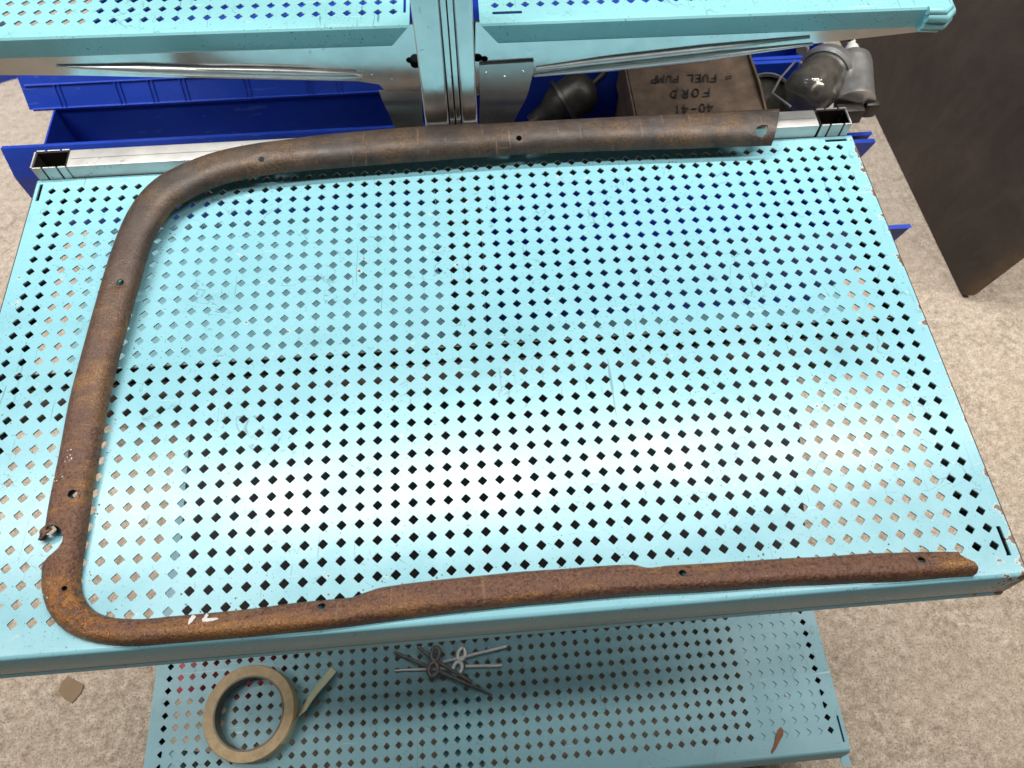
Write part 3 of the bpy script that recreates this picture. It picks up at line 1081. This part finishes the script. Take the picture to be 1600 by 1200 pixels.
# ------------------------------------------------------------------ cardboard box with handwriting
cbx = thing('cardboard_box', (-0.045, 0.345, BZ + .004), 'brown cardboard box with upside-down black handwriting standing in the blue bin', 'box')
CT = -0.205
p00, p10 = (-0.150, 0.268), (0.050, 0.268)
bm = bmesh.new()
box(bm, -0.148, 0.044, 0.2715, 0.418, BZ + .004, CT - .003, 0.001)
from_bm('carton', bm, CARD, cbx)
bm = bmesh.new()
N = 14
g = [[None] * 9 for _ in range(N + 1)]
for i in range(N + 1):
    for j in range(9):
        x = -0.149 + 0.196 * i / N
        y = 0.2695 + 0.150 * j / 8
        z = CT + 0.0012 * math.sin(i * 1.7 + j * .4) * (i / N) + (0.005 * max(0, (i - 11) / 3) ** 2) - .0005
        g[i][j] = bm.verts.new((x, y, z))
for i in range(N):
    for j in range(8):
        bm.faces.new((g[i][j], g[i + 1][j], g[i + 1][j + 1], g[i][j + 1]))
r = bmesh.ops.extrude_face_region(bm, geom=bm.faces[:])
for q in r['geom']:
    if isinstance(q, bmesh.types.BMVert):
        q.co.z -= 0.0024
lidf = from_bm('lid', bm, CARD, cbx, 60)
bm = bmesh.new()
prism(bm, [Vector(p) for p in ((0.0445, 0.268, CT - .06), (0.0445, 0.268, CT + .006), (0.046, 0.330, CT + .012), (0.0465, 0.422, CT + .009), (0.0465, 0.422, CT - .06))], Vector((0.0035, 0, 0)))
from_bm('side_flap', bm, CARD, cbx)
bm = bmesh.new()
prism(bm, [Vector(p) for p in ((-0.1535, 0.270, CT - .06), (-0.1535, 0.270, CT - .002), (-0.1535, 0.420, CT + .002), (-0.1535, 0.420, CT - .06))], Vector((0.003, 0, 0)))
from_bm('side_flap', bm, CARD, cbx)

GLYPH = {
    'F': [[(0, 0), (0, 1)], [(0, 1), (.7, 1.02)], [(0, .55), (.5, .56)]],
    'O': [[(.35 + .35 * math.cos(a), .5 + .5 * math.sin(a)) for a in [k * .52 for k in range(13)]]],
    'R': [[(0, 0), (.03, 1), (.5, .95), (.6, .75), (.45, .55), (.05, .5), (.65, 0)]],
    'D': [[(0, 0), (.05, 1), (.5, .85), (.65, .5), (.45, .12), (-.05, 0)]],
    'U': [[(0, 1), (.03, .25), (.25, 0), (.5, .15), (.6, 1)]],
    'E': [[(.6, 1), (0, 1), (0, 0), (.6, .02)], [(0, .52), (.5, .54)]],
    'L': [[(.05, 1), (0, 0), (.6, .04)]],
    'P': [[(0, 0), (.04, 1), (.55, .9), (.55, .6), (.05, .48)]],
    'M': [[(0, 0), (.1, 1), (.4, .35), (.7, 1), (.8, 0)]],
    '4': [[(.45, 0), (.5, 1), (0, .35), (.7, .38)]],
    '0': [[(.3 + .28 * math.cos(a), .5 + .5 * math.sin(a)) for a in [k * .52 for k in range(13)]]],
    '1': [[(.2, 0), (.25, 1)]],
    '-': [[(0, .5), (.5, .52)]],
    '=': [[(0, .65), (.7, .72)], [(-.02, .35), (.66, .42)]],
}


def writing(txt, x, y, h, adv, slant, place):
    """pen strokes; x runs to the left and y towards the viewer, because the box stands the other way round"""
    for ch in txt:
        if ch in GLYPH:
            bm = bmesh.new()
            for st in GLYPH[ch]:
                pts = [(x + p * h * .8 + q * h * slant, y + q * h) for p, q in st]
                for (xa, ya), (xb, yb) in zip(pts, pts[1:]):
                    d = Vector((xb - xa, yb - ya))
                    if d.length < 1e-6:
                        continue
                    n = Vector((-d.y, d.x)).normalized() * h * random.uniform(.045, .075)
                    e = d.normalized() * h * .04
                    q4 = [(xa - e.x + n.x, ya - e.y + n.y), (xa - e.x - n.x, ya - e.y - n.y), (xb + e.x - n.x, yb + e.y - n.y), (xb + e.x + n.x, yb + e.y + n.y)]
                    prism(bm, [place(*q) for q in q4], Vector((0, 0, 0.0004)))
            from_bm('letter', bm, INK, cbx)
        x += adv * random.uniform(.93, 1.07)


pz = CT + 0.0014


def wr(txt, u, v, h, adv, slant, tilt=0.0):
    o_ = at(u, v, CT)
    writing(txt, 0.0, 0.0, h, adv, slant, lambda x, y: Vector((o_.x - x, o_.y - y + x * tilt, pz)))


wr('40-41', 1113, 163, 0.017, 0.0130, .15)
wr('FORD', 1108, 139, 0.017, 0.0175, .25)
wr('= FUEL PUMP', 1142, 116, 0.016, 0.0118, .2, .03)

# ------------------------------------------------------------------ fuel pump bowls and canister


def glass_bowl(A, B, R, label, ring=True):
    r = thing('glass_bowl', A, label, 'fuel bowl')
    L = (B - A).length
    M = axis_matrix(A, B)
    bm = bmesh.new()
    w = 0.0022
    outer = [(R * .97, 0), (R, L * .08), (R, L * .62), (R * .93, L * .82), (R * .70, L * .96), (R * .30, L), (0, L)]
    inner = [(0, L - w), (R * .28, L - w), (R * .66, L * .955 - w), (R * .90 - w, L * .80), (R - w, L * .60), (R - w, L * .08), (R * .97 - w, 0)]
    lathe(bm, outer + inner, M, 48)
    bm.verts.ensure_lookup_table()
    from_bm('bowl', bm, GLASS, r, 50)
    bm = bmesh.new()
    lathe(bm, [(0, -.016), (R * .95, -.016), (R * 1.14, -.012), (R * 1.16, .002), (R * 1.03, .006), (R * .99, .0), (0, -.0005)], M, 48)
    from_bm('flange_ring', bm, CAST, r, 40)
    bm = bmesh.new()
    lathe(bm, [(0, .0), (R * .20, .0), (R * .20, L * .42), (R * .12, L * .46), (R * .06, L * .60), (0, L * .60)], M, 24)
    from_bm('strainer', bm, CAST, r, 40)
    return r, M


gb, M = glass_bowl(Vector((0.158, 0.345, -0.200)), Vector((0.094, 0.276, -0.186)), 0.039, 'clear glass fuel bowl with a metal flange lying next to the silver canister')
for s in (-1, 1):
    bm = bmesh.new()
    c = M @ Vector((s * 0.050, 0.020, -0.004))
    lathe(bm, [(0, -.004), (.009, -.004), (.009, .004), (0, .004)], axis_matrix(c, c + (M.to_3x3() @ Vector((0, 0, 1)))), 16)
    from_bm('flange_lug', bm, CAST, gb, 40)
bm = bmesh.new()
tube(bm, [M @ Vector(p) for p in ((-.052, 0, 0), (-.049, 0, .06), (-.040, 0, .108), (-.004, 0, .118))], 0.0018, 8)
from_bm('bail_wire', bm, CAST, gb, 60)

cn = thing('metal_canister', (0.19, 0.33, -0.20), 'bright silver metal canister with a dark foot beside the glass fuel bowl', 'canister')
A, B = Vector((0.205, 0.368, -0.190)), Vector((0.186, 0.272, -0.204))
M = axis_matrix(A, B)
bm = bmesh.new()
lathe(bm, [(0, -.010), (.012, -.010), (.018, -.006), (.0265, .004), (.0285, .016), (.0290, .080), (.0300, .084), (.0300, .090), (0, .090)], M, 40)
from_bm('body', bm, CAST, cn, 40)
bm = bmesh.new()
lathe(bm, [(0, -.034), (.006, -.034), (.0065, -.026), (.010, -.022), (.011, -.012), (0, -.009)], M, 24)
from_bm('neck', bm, PINLT, cn, 40)
bm = bmesh.new()
p = M @ Vector((0, 0, -.03))
tube(bm, [p, p + Vector((-.006, .012, .014)), p + Vector((-.004, .030, .018)), p + Vector((.004, .040, .010))], 0.005, 10)
tube(bm, [p + Vector((.008, .010, .006)), p + Vector((.012, .026, .012)), p + Vector((.006, .040, .016))], 0.0032, 8)
from_bm('lever', bm, CASTDK, cn, 60)
bm = bmesh.new()
q = M @ Vector((0, 0, .097))
box(bm, q.x - .030, q.x + .012, q.y - .012, q.y + .006, q.z - .020, q.z + .006, 0.003)
box(bm, q.x + .014, q.x + .036, q.y - .006, q.y + .030, q.z - .016, q.z + .010, 0.005)
from_bm('foot', bm, CASTDK, cn, 40)

dr = thing('fuel_pump_cover', (0.074, 0.33, -0.23), 'dark round pump cover wedged between the cardboard box and the glass bowl', 'pump cover')
M = axis_matrix(Vector((0.076, 0.345, -0.250)), Vector((0.070, 0.318, -0.215)))
bm = bmesh.new()
lathe(bm, [(0, -.03), (.044, -.03), (.046, .0), (.046, .008), (.040, .010), (.038, .004), (.030, .002), (.010, .003), (0, .003)], M, 40)
from_bm('cover', bm, CASTDK, dr, 35)
bm = bmesh.new()
lathe(bm, [(.0405, .0095), (.043, .013), (.0458, .0095)], M, 40)
from_bm('rim', bm, CAST, dr, 50)

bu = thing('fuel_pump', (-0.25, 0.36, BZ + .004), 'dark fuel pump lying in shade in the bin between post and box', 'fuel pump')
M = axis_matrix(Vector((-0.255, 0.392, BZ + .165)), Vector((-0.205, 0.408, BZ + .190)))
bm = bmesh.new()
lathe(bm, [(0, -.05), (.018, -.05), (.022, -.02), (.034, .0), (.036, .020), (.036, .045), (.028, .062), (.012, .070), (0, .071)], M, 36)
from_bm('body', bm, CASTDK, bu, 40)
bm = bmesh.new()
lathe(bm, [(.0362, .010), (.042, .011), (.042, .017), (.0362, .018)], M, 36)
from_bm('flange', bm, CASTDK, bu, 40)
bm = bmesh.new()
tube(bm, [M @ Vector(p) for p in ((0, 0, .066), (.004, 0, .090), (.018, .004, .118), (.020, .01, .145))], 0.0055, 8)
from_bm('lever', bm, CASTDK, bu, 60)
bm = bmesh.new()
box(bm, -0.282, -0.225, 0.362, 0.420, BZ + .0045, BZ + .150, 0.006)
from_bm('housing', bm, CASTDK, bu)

# small silver parts in the furthest bin
tr = thing('metal_rod', (0.08, 0.50, RIM), 'pair of pale metal strips lying across the furthest blue bin', 'strips')
bm = bmesh.new()
tube(bm, [(0.060, 0.470, RIM + .012), (0.085, 0.555, RIM + .014)], 0.007, 10, flat=.4)
from_bm('strip', bm, GALV_DULL, tr, 60)
bm = bmesh.new()
tube(bm, [(0.118, 0.464, RIM + .010), (0.100, 0.550, RIM + .014)], 0.009, 10, flat=.4)
from_bm('strip', bm, GALV_DULL, tr, 60)

# ------------------------------------------------------------------ the rusty frame piece
PAIRS = [((1216, 170.5), (1206, 225.5)), ((1200, 171), (1190, 225.8)), ((1060, 178), (1055, 229.8)), ((925, 185), (923, 234)), ((790, 192), (790, 240)),
         ((655, 198), (658, 250)), ((520, 209), (525, 260)), ((440, 219), (448, 267)), ((390, 226), (405, 273)), ((348, 234), (372, 279)), ((306, 246.5), (345, 286.5)),
         ((259, 267), (316, 298)), ((232, 285.5), (290, 312)), ((211, 308), (270, 325)), ((196, 331), (254, 346)), ((185, 354), (239, 372)), ((172, 388), (228, 405)),
         ((160, 425), (220, 434)), ((145, 475), (206, 480)), ((138, 500), (199.5, 504)), ((122, 560), (184, 562)), ((106, 620), (170, 620)), ((90, 700), (155, 700)),
         ((77, 767), (144, 767)), ((67, 825), (136, 825)), ((63.5, 870), (129, 872)), ((62, 913), (125.5, 902)), ((66, 935), (127, 920)), ((75, 957), (132, 934)),
         ((93, 980), (140, 946)), ((121, 996), (152, 956)), ((158, 1005), (174, 963.5)), ((205, 1008), (220, 966)), ((257, 1005), (262, 963)), ((367, 995), (367, 952.5)),
         ((480, 985), (480, 939)), ((545, 977), (551, 931.5)), ((566, 974), (568, 925)), ((598, 970), (598, 916)), ((712, 956), (712, 902)), ((867, 940), (867, 888)),
         ((978, 931), (988, 881.5)), ((1000, 929.5), (1011, 886.5)), ((1040, 927), (1046, 883)), ((1100, 924), (1100, 880)), ((1262, 913), (1262, 870)), ((1397, 907), (1397, 862)),
         ((1532, 897), (1499, 860.5))]


def lift(y):                           # the far bar rests on the rail, the near bar on the deck
    return max(0.0, 0.0172 * (y + 0.455) / 0.470)


NS, NT_ = 460, 26
mid = [((a[0] + b[0]) / 2, (a[1] + b[1]) / 2) for a, b in PAIRS]
flat8 = []
for (a, b) in PAIRS:
    pa, pb = at(*a, 0.0055), at(*b, 0.0030)
    for _ in range(3):
        pa, pb = at(*a, 0.0055 + lift(pa.y)), at(*b, 0.0030 + lift(pb.y))
    flat8.append((pa.x, pa.y, pb.x, pb.y))
sec = catmull(flat8, NS)
bm = bmesh.new()
rows = []
rnd = np.random.RandomState(3)
wob = np.interp(np.arange(NS), np.linspace(0, NS, 60), rnd.normal(0, 0.00022, 60))
for i in range(NS):
    ax, ay, bx_, by_ = sec[i]
    fr = i / (NS - 1)
    h = float(np.interp(fr, (0, .30, .40, .60, 1), (.0150, .0145, .0112, .0112, .0118)))
    near = min(1, max(0, (fr - .58) / .06))                # the near bar is flatter on top, with a rolled outer edge
    row = []
    for k in range(NT_ + 1):
        t = k / NT_
        s = abs(2 * t - 1)
        zc = h * (1 - s ** 3.0) ** .60
        tt = t
        tp_ = .36
        if t < tp_:
            zf = h * (1 - ((tp_ - t) / tp_) ** 2.3) ** .55
        else:
            zf = h * (1 - 0.50 * ((t - tp_) / (1 - tp_)) ** 1.7)
        if t > .90:
            zf *= 1 - ((t - .90) / .10) ** 1.5 * .85
        z = zc * (1 - near) + zf * near
        row.append(bm.verts.new((ax + (bx_ - ax) * tt + wob[i], ay + (by_ - ay) * tt + wob[i], max(z, 0) + 0.0004 + lift(ay + (by_ - ay) * tt))))
    rows.append(row)
for r0, r1 in zip(rows, rows[1:]):
    for k in range(NT_):
        bm.faces.new((r0[k], r0[k + 1], r1[k + 1], r1[k]))
bmesh.ops.recalc_face_normals(bm, faces=bm.faces)
if sum(f.normal.z for f in bm.faces) < 0:
    bmesh.ops.reverse_faces(bm, faces=bm.faces)
tmp = bmesh.new()
tree = BVHTree.FromBMesh(bm)


def onbar(u, v):
    d = ray(u, v).normalized()
    h = tree.ray_cast(CAM_LOC, d)
    return h[0], h[1]


HOLES = [(408, 248, .0030), (811, 215, .0030), (187, 440, .0034), (112, 771, .0038), (100, 919, .0021), (502, 946, .0032), (1067, 894, .0030), (1441, 873.5, .0030)]
hp = []
for u, v, r in HOLES:
    p, n = onbar(u, v)
    hp.append((p, n, r))
sp_, sn_ = onbar(1189, 203)
for v in bm.verts:                     # countersunk dimples
    for p, n, r in hp:
        d = (v.co - p).length
        if d < r * 4:
            v.co -= n * 0.0016 * math.exp(-(d / (r * 1.7)) ** 2) * (r / .003)
    d = (v.co - sp_).length
    if d < .02:
        v.co -= sn_ * 0.0018 * math.exp(-(d / .008) ** 2)
me = bpy.data.meshes.new('frame_bar')
bm.to_mesh(me)
bm.free()
fp = thing('window_frame_piece', (-0.5, -0.22, 0), 'rusty brown bent steel window moulding with screw holes lying on the large turquoise shelf', 'frame piece')
bar = link('bar', me, RUST, None)
md = bar.modifiers.new('s', 'SOLIDIFY')
md.thickness = 0.0014
md.offset = -1
bpy.context.view_layer.update()
baked(bar)
cutters = []
for p, n, r in hp:
    b2 = bmesh.new()
    lathe(b2, [(0, -.01), (r, -.01), (r, .008), (0, .008)], axis_matrix(p, p + n), 20)
    cutters.append(from_bm('c', b2, None))
b2 = bmesh.new()                       # teardrop slot at the far end
pp = [at(u, v, sp_.z) for u, v in ((1180, 202), (1184, 198), (1191, 196), (1199, 197), (1199, 206), (1193, 209), (1186, 208), (1181, 205))]
prism(b2, [q + Vector((0, 0, .015)) for q in pp], Vector((0, 0, -.03)))
cutters.append(from_bm('c', b2, None))
b2 = bmesh.new()                       # torn notch on the left side
pp = [at(u, v, .011) for u, v in ((40, 830), (70, 827.5), (77, 823), (86, 821.5), (94, 824), (99.5, 831), (101.5, 841), (99, 850), (92, 859), (84, 866), (77, 871), (69, 878), (62, 884), (40, 886))]
prism(b2, [q + Vector((0, 0, .03)) for q in pp], Vector((0, 0, -.06)))
cutters.append(from_bm('c', b2, None))
b2 = bmesh.new()                       # bitten-off right end
pp = [at(u, v, .010) for u, v in ((1499, 850), (1502, 867), (1510, 873), (1521, 879), (1527, 887), (1531, 896), (1533, 910), (1560, 910), (1560, 850))]
prism(b2, [q + Vector((0, 0, .03)) for q in pp], Vector((0, 0, -.06)))
cutters.append(from_bm('c', b2, None))
cut(bar, cutters)
bar.data.materials.clear()
bar.data.materials.append(RUST)
bar.data.polygons.foreach_set('use_smooth', [True] * len(bar.data.polygons))
bar.data.set_sharp_from_angle(angle=math.radians(40))
bar.parent = fp
bar.matrix_parent_inverse = fp.matrix_basis.inverted()
bm = bmesh.new()                       # curled tongue left by the notch
c = [at(u, v, z) for u, v, z in ((76, 824, .0085), (70, 829, .010), (64, 836, .0085), (63, 839, .0045), (68, 840, .0015), (72, 837, .0025))]
cc = catmull([tuple(q) for q in c], 16)
dv = Vector((0.62, -0.1, 0.0)).normalized()


def cprof(i):
    p = Vector(cc[i])
    tg = (Vector(cc[min(i + 1, 15)]) - Vector(cc[max(i - 1, 0)])).normalized()
    s = Vector((0.35, 0.9, 0.1)).normalized()
    s = (Vector((0, 0, 1)).cross(tg)).normalized() if abs(tg.z) < .9 else s
    nrm = tg.cross(s).normalized()
    wd_ = 0.0034 * (1 - .25 * i / 15)
    return [p + s * wd_ + nrm * .0007, p - s * wd_ + nrm * .0007, p - s * wd_ - nrm * .0007, p + s * wd_ - nrm * .0007]


sweep(bm, cc, cprof)
from_bm('torn_tongue', bm, RUST, fp, 50)


def ribbon(bm, pts, ws):
    """paint stroke following the curved metal"""
    P = catmull(pts, 20)
    W_ = np.interp(np.linspace(0, 1, 20), np.linspace(0, 1, len(ws)), ws)
    prev = None
    for i in range(20):
        d = P[min(i + 1, 19)] - P[max(i - 1, 0)]
        d = d / (np.linalg.norm(d) + 1e-9)
        n = np.array((-d[1], d[0])) * W_[i] * random.uniform(.85, 1.1)
        cur = []
        for s in (1, 0, -1):
            h, nr = onbar(*(P[i] + n * s))
            if h is None or abs(h.z) < .001:
                cur = None
                break
            cur.append(bm.verts.new(h + nr * .00035))
        if prev and cur:
            bm.faces.new((prev[0], cur[0], cur[1], prev[1]))
            bm.faces.new((prev[1], cur[1], cur[2], prev[2]))
        prev = cur


bm = bmesh.new()
ribbon(bm, [(306.5, 959.5), (302.5, 964), (298, 970), (294.5, 976)], [3.4, 3.4, 3.0, 0.9])
ribbon(bm, [(327, 957.5), (323, 962), (319.5, 968.5)], [2.6, 2.6, 2.8])
ribbon(bm, [(316, 969.2), (325, 968.8), (333, 968), (341, 966.8)], [2.6, 2.7, 2.4, 1.0])
ch = from_bm('painted_letters', bm, CHALK, fp)
ch['label'] = 'white painted letters on the near bar'
bm = bmesh.new()
for u, v, n, s in ((108, 716, 9, 5), (84, 748, 6, 3), (96, 745, 4, 3), (70, 930, 5, 4)):
    for _ in range(n):
        uu_, vv_ = u + random.gauss(0, s * .6), v + random.gauss(0, s)
        r = random.uniform(.5, 1.4)
        q = [onbar(uu_ + r * math.cos(k * 1.257) * random.uniform(.6, 1.2), vv_ + r * math.sin(k * 1.257) * random.uniform(.6, 1.3)) for k in range(5)]
        if all(h[0] is not None and h[0].z > .002 for h in q):
            bm.faces.new([bm.verts.new(h[0] + h[1] * .0003) for h in q])
from_bm('paint_fleck', bm, CHALK, fp)

bm = bmesh.new()
rc = random.Random(5)
for _ in range(170):
    i = rc.randrange(20, NS - 5)
    ax, ay, bx_, by_ = sec[i]
    side = rc.random() < .8
    q = Vector((bx_, by_)) if side else Vector((ax, ay))
    o_ = (Vector((bx_ - ax, by_ - ay)).normalized() if side else Vector((ax - bx_, ay - by_)).normalized()) * abs(rc.gauss(0.001, .006))
    q = q + o_
    if not (-0.86 < q.x < 0.01 and -0.465 < q.y < 0.008):
        continue
    gx, gy = (q.x / PITCH) % 1, (q.y / PITCH) % 1
    if min(gx, 1 - gx) + min(gy, 1 - gy) < .36:
        continue                       # over a hole
    r = rc.uniform(.0003, .0009)
    a0 = rc.random() * 6
    prism(bm, [Vector((q.x + r * math.cos(a0 + k * 1.57) * rc.uniform(.6, 1.3), q.y + r * math.sin(a0 + k * 1.57) * rc.uniform(.6, 1.3), .0001)) for k in range(4)], Vector((0, 0, r * .6)))
cr_ = from_bm('rust_crumbs', bm, FLAKE)
tag(cr_, 'crumbs of rust shed on the turquoise deck beside the rusty frame', 'rust crumbs')
cr_['kind'] = 'stuff'

# ------------------------------------------------------------------ masking tape
TC = Vector((-0.7375, -0.4900, LZ))
tp = thing('masking_tape', TC, 'half used roll of tan masking tape with a loose end on the bottom shelf', 'tape roll')
H = 0.0225
RO, RI = 0.0575, 0.0425
M = Matrix.Translation(TC)
bm = bmesh.new()
prof = [(RI + .002, .0004), (RO - .001, .0004), (RO, .0014), (RO, H - .0014), (RO - .001, H)]
for k in range(1, 9):
    prof.append((RO - .001 - (RO - RI - .003) * k / 8, H + 0.00025 * (-1) ** k))
prof += [(RI + .0018, H - .001), (RI + .002, .0004)]
lathe(bm, prof, M, 96)
from_bm('tape', bm, TAPE, tp, 40)
bm = bmesh.new()
lathe(bm, [(RI - .0002, .0002), (RI + .0017, .0002), (RI + .0017, H + .0006), (RI - .0002, H + .0006), (RI - .0002, .0002)], M, 96)
from_bm('core', bm, CORE, tp, 40)
bm = bmesh.new()
e = []
for k in range(13):                    # loose end peels off the outside and curls away
    t = k / 12
    a0 = math.radians(-52 + 40 * min(t * 2.4, 1))
    if t < .42:
        p = Vector((RO * math.cos(a0), RO * math.sin(a0), 0)) * (1.01 + .02 * t)
    e.append(None)
pts = [(RO * 1.008 * math.cos(math.radians(q)), RO * 1.008 * math.sin(math.radians(q))) for q in (-42, -30, -18, -6)]
pts += [(0.0640, 0.0075), (0.0740, 0.022), (0.0860, 0.036), (0.0975, 0.050)]
cc = catmull(pts, 22)
rows = []
for i, q in enumerate(cc):
    t = i / 21
    tw = min(1, max(0, t - .22) / .22) * .62
    x, y = q
    d = cc[min(i + 1, 21)] - cc[max(i - 1, 0)]
    d = d / np.linalg.norm(d)
    nx, ny = d[1], -d[0]
    top = H * (1 - .25 * tw) * (1 - .55 * max(0, (t - .5) / .5) ** 1.2)
    rows.append([bm.verts.new(TC + Vector((x + nx * off + nx * .019 * tw * zf, y + ny * off + ny * .019 * tw * zf, .0008 + zz))) for off, zz, zf in ((0, 0.0, 0), (0, top, 1), (.0004, top, 1), (.0004, 0.0, 0))])
for r0, r1 in zip(rows, rows[1:]):
    for k in range(4):
        bm.faces.new((r0[k], r0[(k + 1) % 4], r1[(k + 1) % 4], r1[k]))
bm.faces.new(rows[0][::-1])
bm.faces.new(rows[-1])
from_bm('loose_end', bm, TAPE_END, tp, 60)

# ------------------------------------------------------------------ two wing-like clips with figure-eight loops
Zp = LZ + 0.0022


def clip(name, label, mat, lo, hi, zoff, legs, rad):
    a, b = at(*lo, Zp + zoff), at(*hi, Zp + zoff)
    r = thing(name, (a + b) / 2, label, 'clip', 'metal clips on the bottom shelf')
    d = (b - a)
    L = d.length
    d.normalize()
    s = Vector((d.y, -d.x, 0))
    c = (a + b) / 2
    for k in (-1, 1):                  # the two eyes of the eight
        cen = c + d * (k * L * .5)
        bm = bmesh.new()
        ring = []
        for q in range(22):
            an = 2 * math.pi * q / 22
            ring.append(cen + d * math.cos(an) * L * .43 + s * math.sin(an) * L * (.31 if k < 0 else .27))
        tube(bm, ring, rad * 1.3, 10, closed=True, flat=.8)
        from_bm('eye', bm, mat, r, 60)
    for p, q, r0, r1, z0, z1 in legs:
        bm = bmesh.new()
        A, B = at(*p, Zp + z0), at(*q, Zp + z1)
        n = 12
        tube(bm, [A.lerp(B, k / n) for k in range(n + 1)], lambda k, r0=r0, r1=r1: r0 + (r1 - r0) * k / n, 8, flat=.75)
        from_bm('leg', bm, mat, r, 60)
    return r


clip('metal_clip', 'bright silver figure-eight clip with straight legs, right one of the pair', PINLT, (715, 1044), (721, 1022), 0.004,
     [((791.5, 1010), (692, 1034.5), .0023, .0021, .004, .003), ((784.5, 1040), (727, 1041), .0023, .0022, .0008, .002), ((701, 1044), (617, 1047.5), .0026, .0013, .002, .0008)], .0021)
clip('metal_clip', 'dark grey figure-eight clip with a long sharp point, left one of the pair', PINDK, (676.8, 1046), (680.2, 1022), 0.011,
     [((653, 1010), (672, 1026), .0022, .0024, .010, .011), ((616, 1019), (670, 1042), .0021, .0024, .001, .009), ((684, 1034), (737, 1066), .0022, .0026, .010, .003), ((686, 1049), (770, 1086), .0032, .0008, .009, .0012)], .0023)

# ------------------------------------------------------------------ little scraps
bm = bmesh.new()
fl_px = [(1220, 1136), (1224, 1141), (1223, 1149), (1217, 1160), (1212, 1170), (1206, 1178), (1205, 1174), (1209, 1164), (1212, 1152), (1215, 1141)]
prism(bm, [at(u, v, LZ + .0002) for u, v in fl_px], Vector((0, 0, .0012)))
tag(from_bm('rust_flake', bm, FLAKE), 'leaf-shaped brown flake lying at the right end of the bottom shelf', 'flake')
bm = bmesh.new()
prism(bm, [at(u, v, FLOOR_Z + .0005) for u, v in ((107, 1057), (132, 1070), (127, 1083), (113, 1099), (102, 1093), (92, 1080), (97, 1066))], Vector((0, 0, .002)))
tag(from_bm('cardboard_scrap', bm, CARD_LT), 'small tan cardboard scrap on the floor left of the bottom shelf', 'scrap')
bm = bmesh.new()
bmesh.ops.create_icosphere(bm, subdivisions=2, radius=.0022)
for v in bm.verts:
    v.co = at(1228.5, 1086, LZ + .0012) + v.co * random.uniform(.7, 1.2) * .9
tag(from_bm('paint_crumb', bm, CHALK), 'tiny white crumb on the right part of the bottom shelf', 'crumb')
rx = thing('red_case', (-0.80, -0.38, FLOOR_Z), 'red plastic case on the floor under the bottom shelf, seen through its holes', 'case')
bm = bmesh.new()
box(bm, -0.885, -0.735, -0.445, -0.30, FLOOR_Z + .001, FLOOR_Z + .055, .006)
from_bm('body', bm, RED, rx, 40)
bm = bmesh.new()
box(bm, -0.84, -0.78, -0.464, -0.446, FLOOR_Z + .025, FLOOR_Z + .038, .004)
from_bm('handle', bm, RED, rx, 40)

# legs that carry the lower shelf and the base shelves, down to the floor
for r_, spots in ((ls, ((LX0 + .03, LY0 + .06), (LX1 - .03, LY0 + .06), (LX0 + .03, LY1 - .05), (LX1 - .03, LY1 - .05))),):
    for x, y in spots:
        bm = bmesh.new()
        box(bm, x - .012, x + .012, y - .012, y + .012, FLOOR_Z - LZ, -0.0020, .002)
        put(from_bm('leg', bm, PAINT_BASE, r_))
for r_, (xa, xb) in ((rb, (-1.05, -0.48)), (rb2, (-.42, .19))):
    for x in (xa, xb):
        for y in (.05, .96):
            bm = bmesh.new()
            box(bm, x - .012, x + .012, y - .012, y + .012, FLOOR_Z, LZ - .0016, .002)
            from_bm('leg', bm, PAINT_BASE, r_)
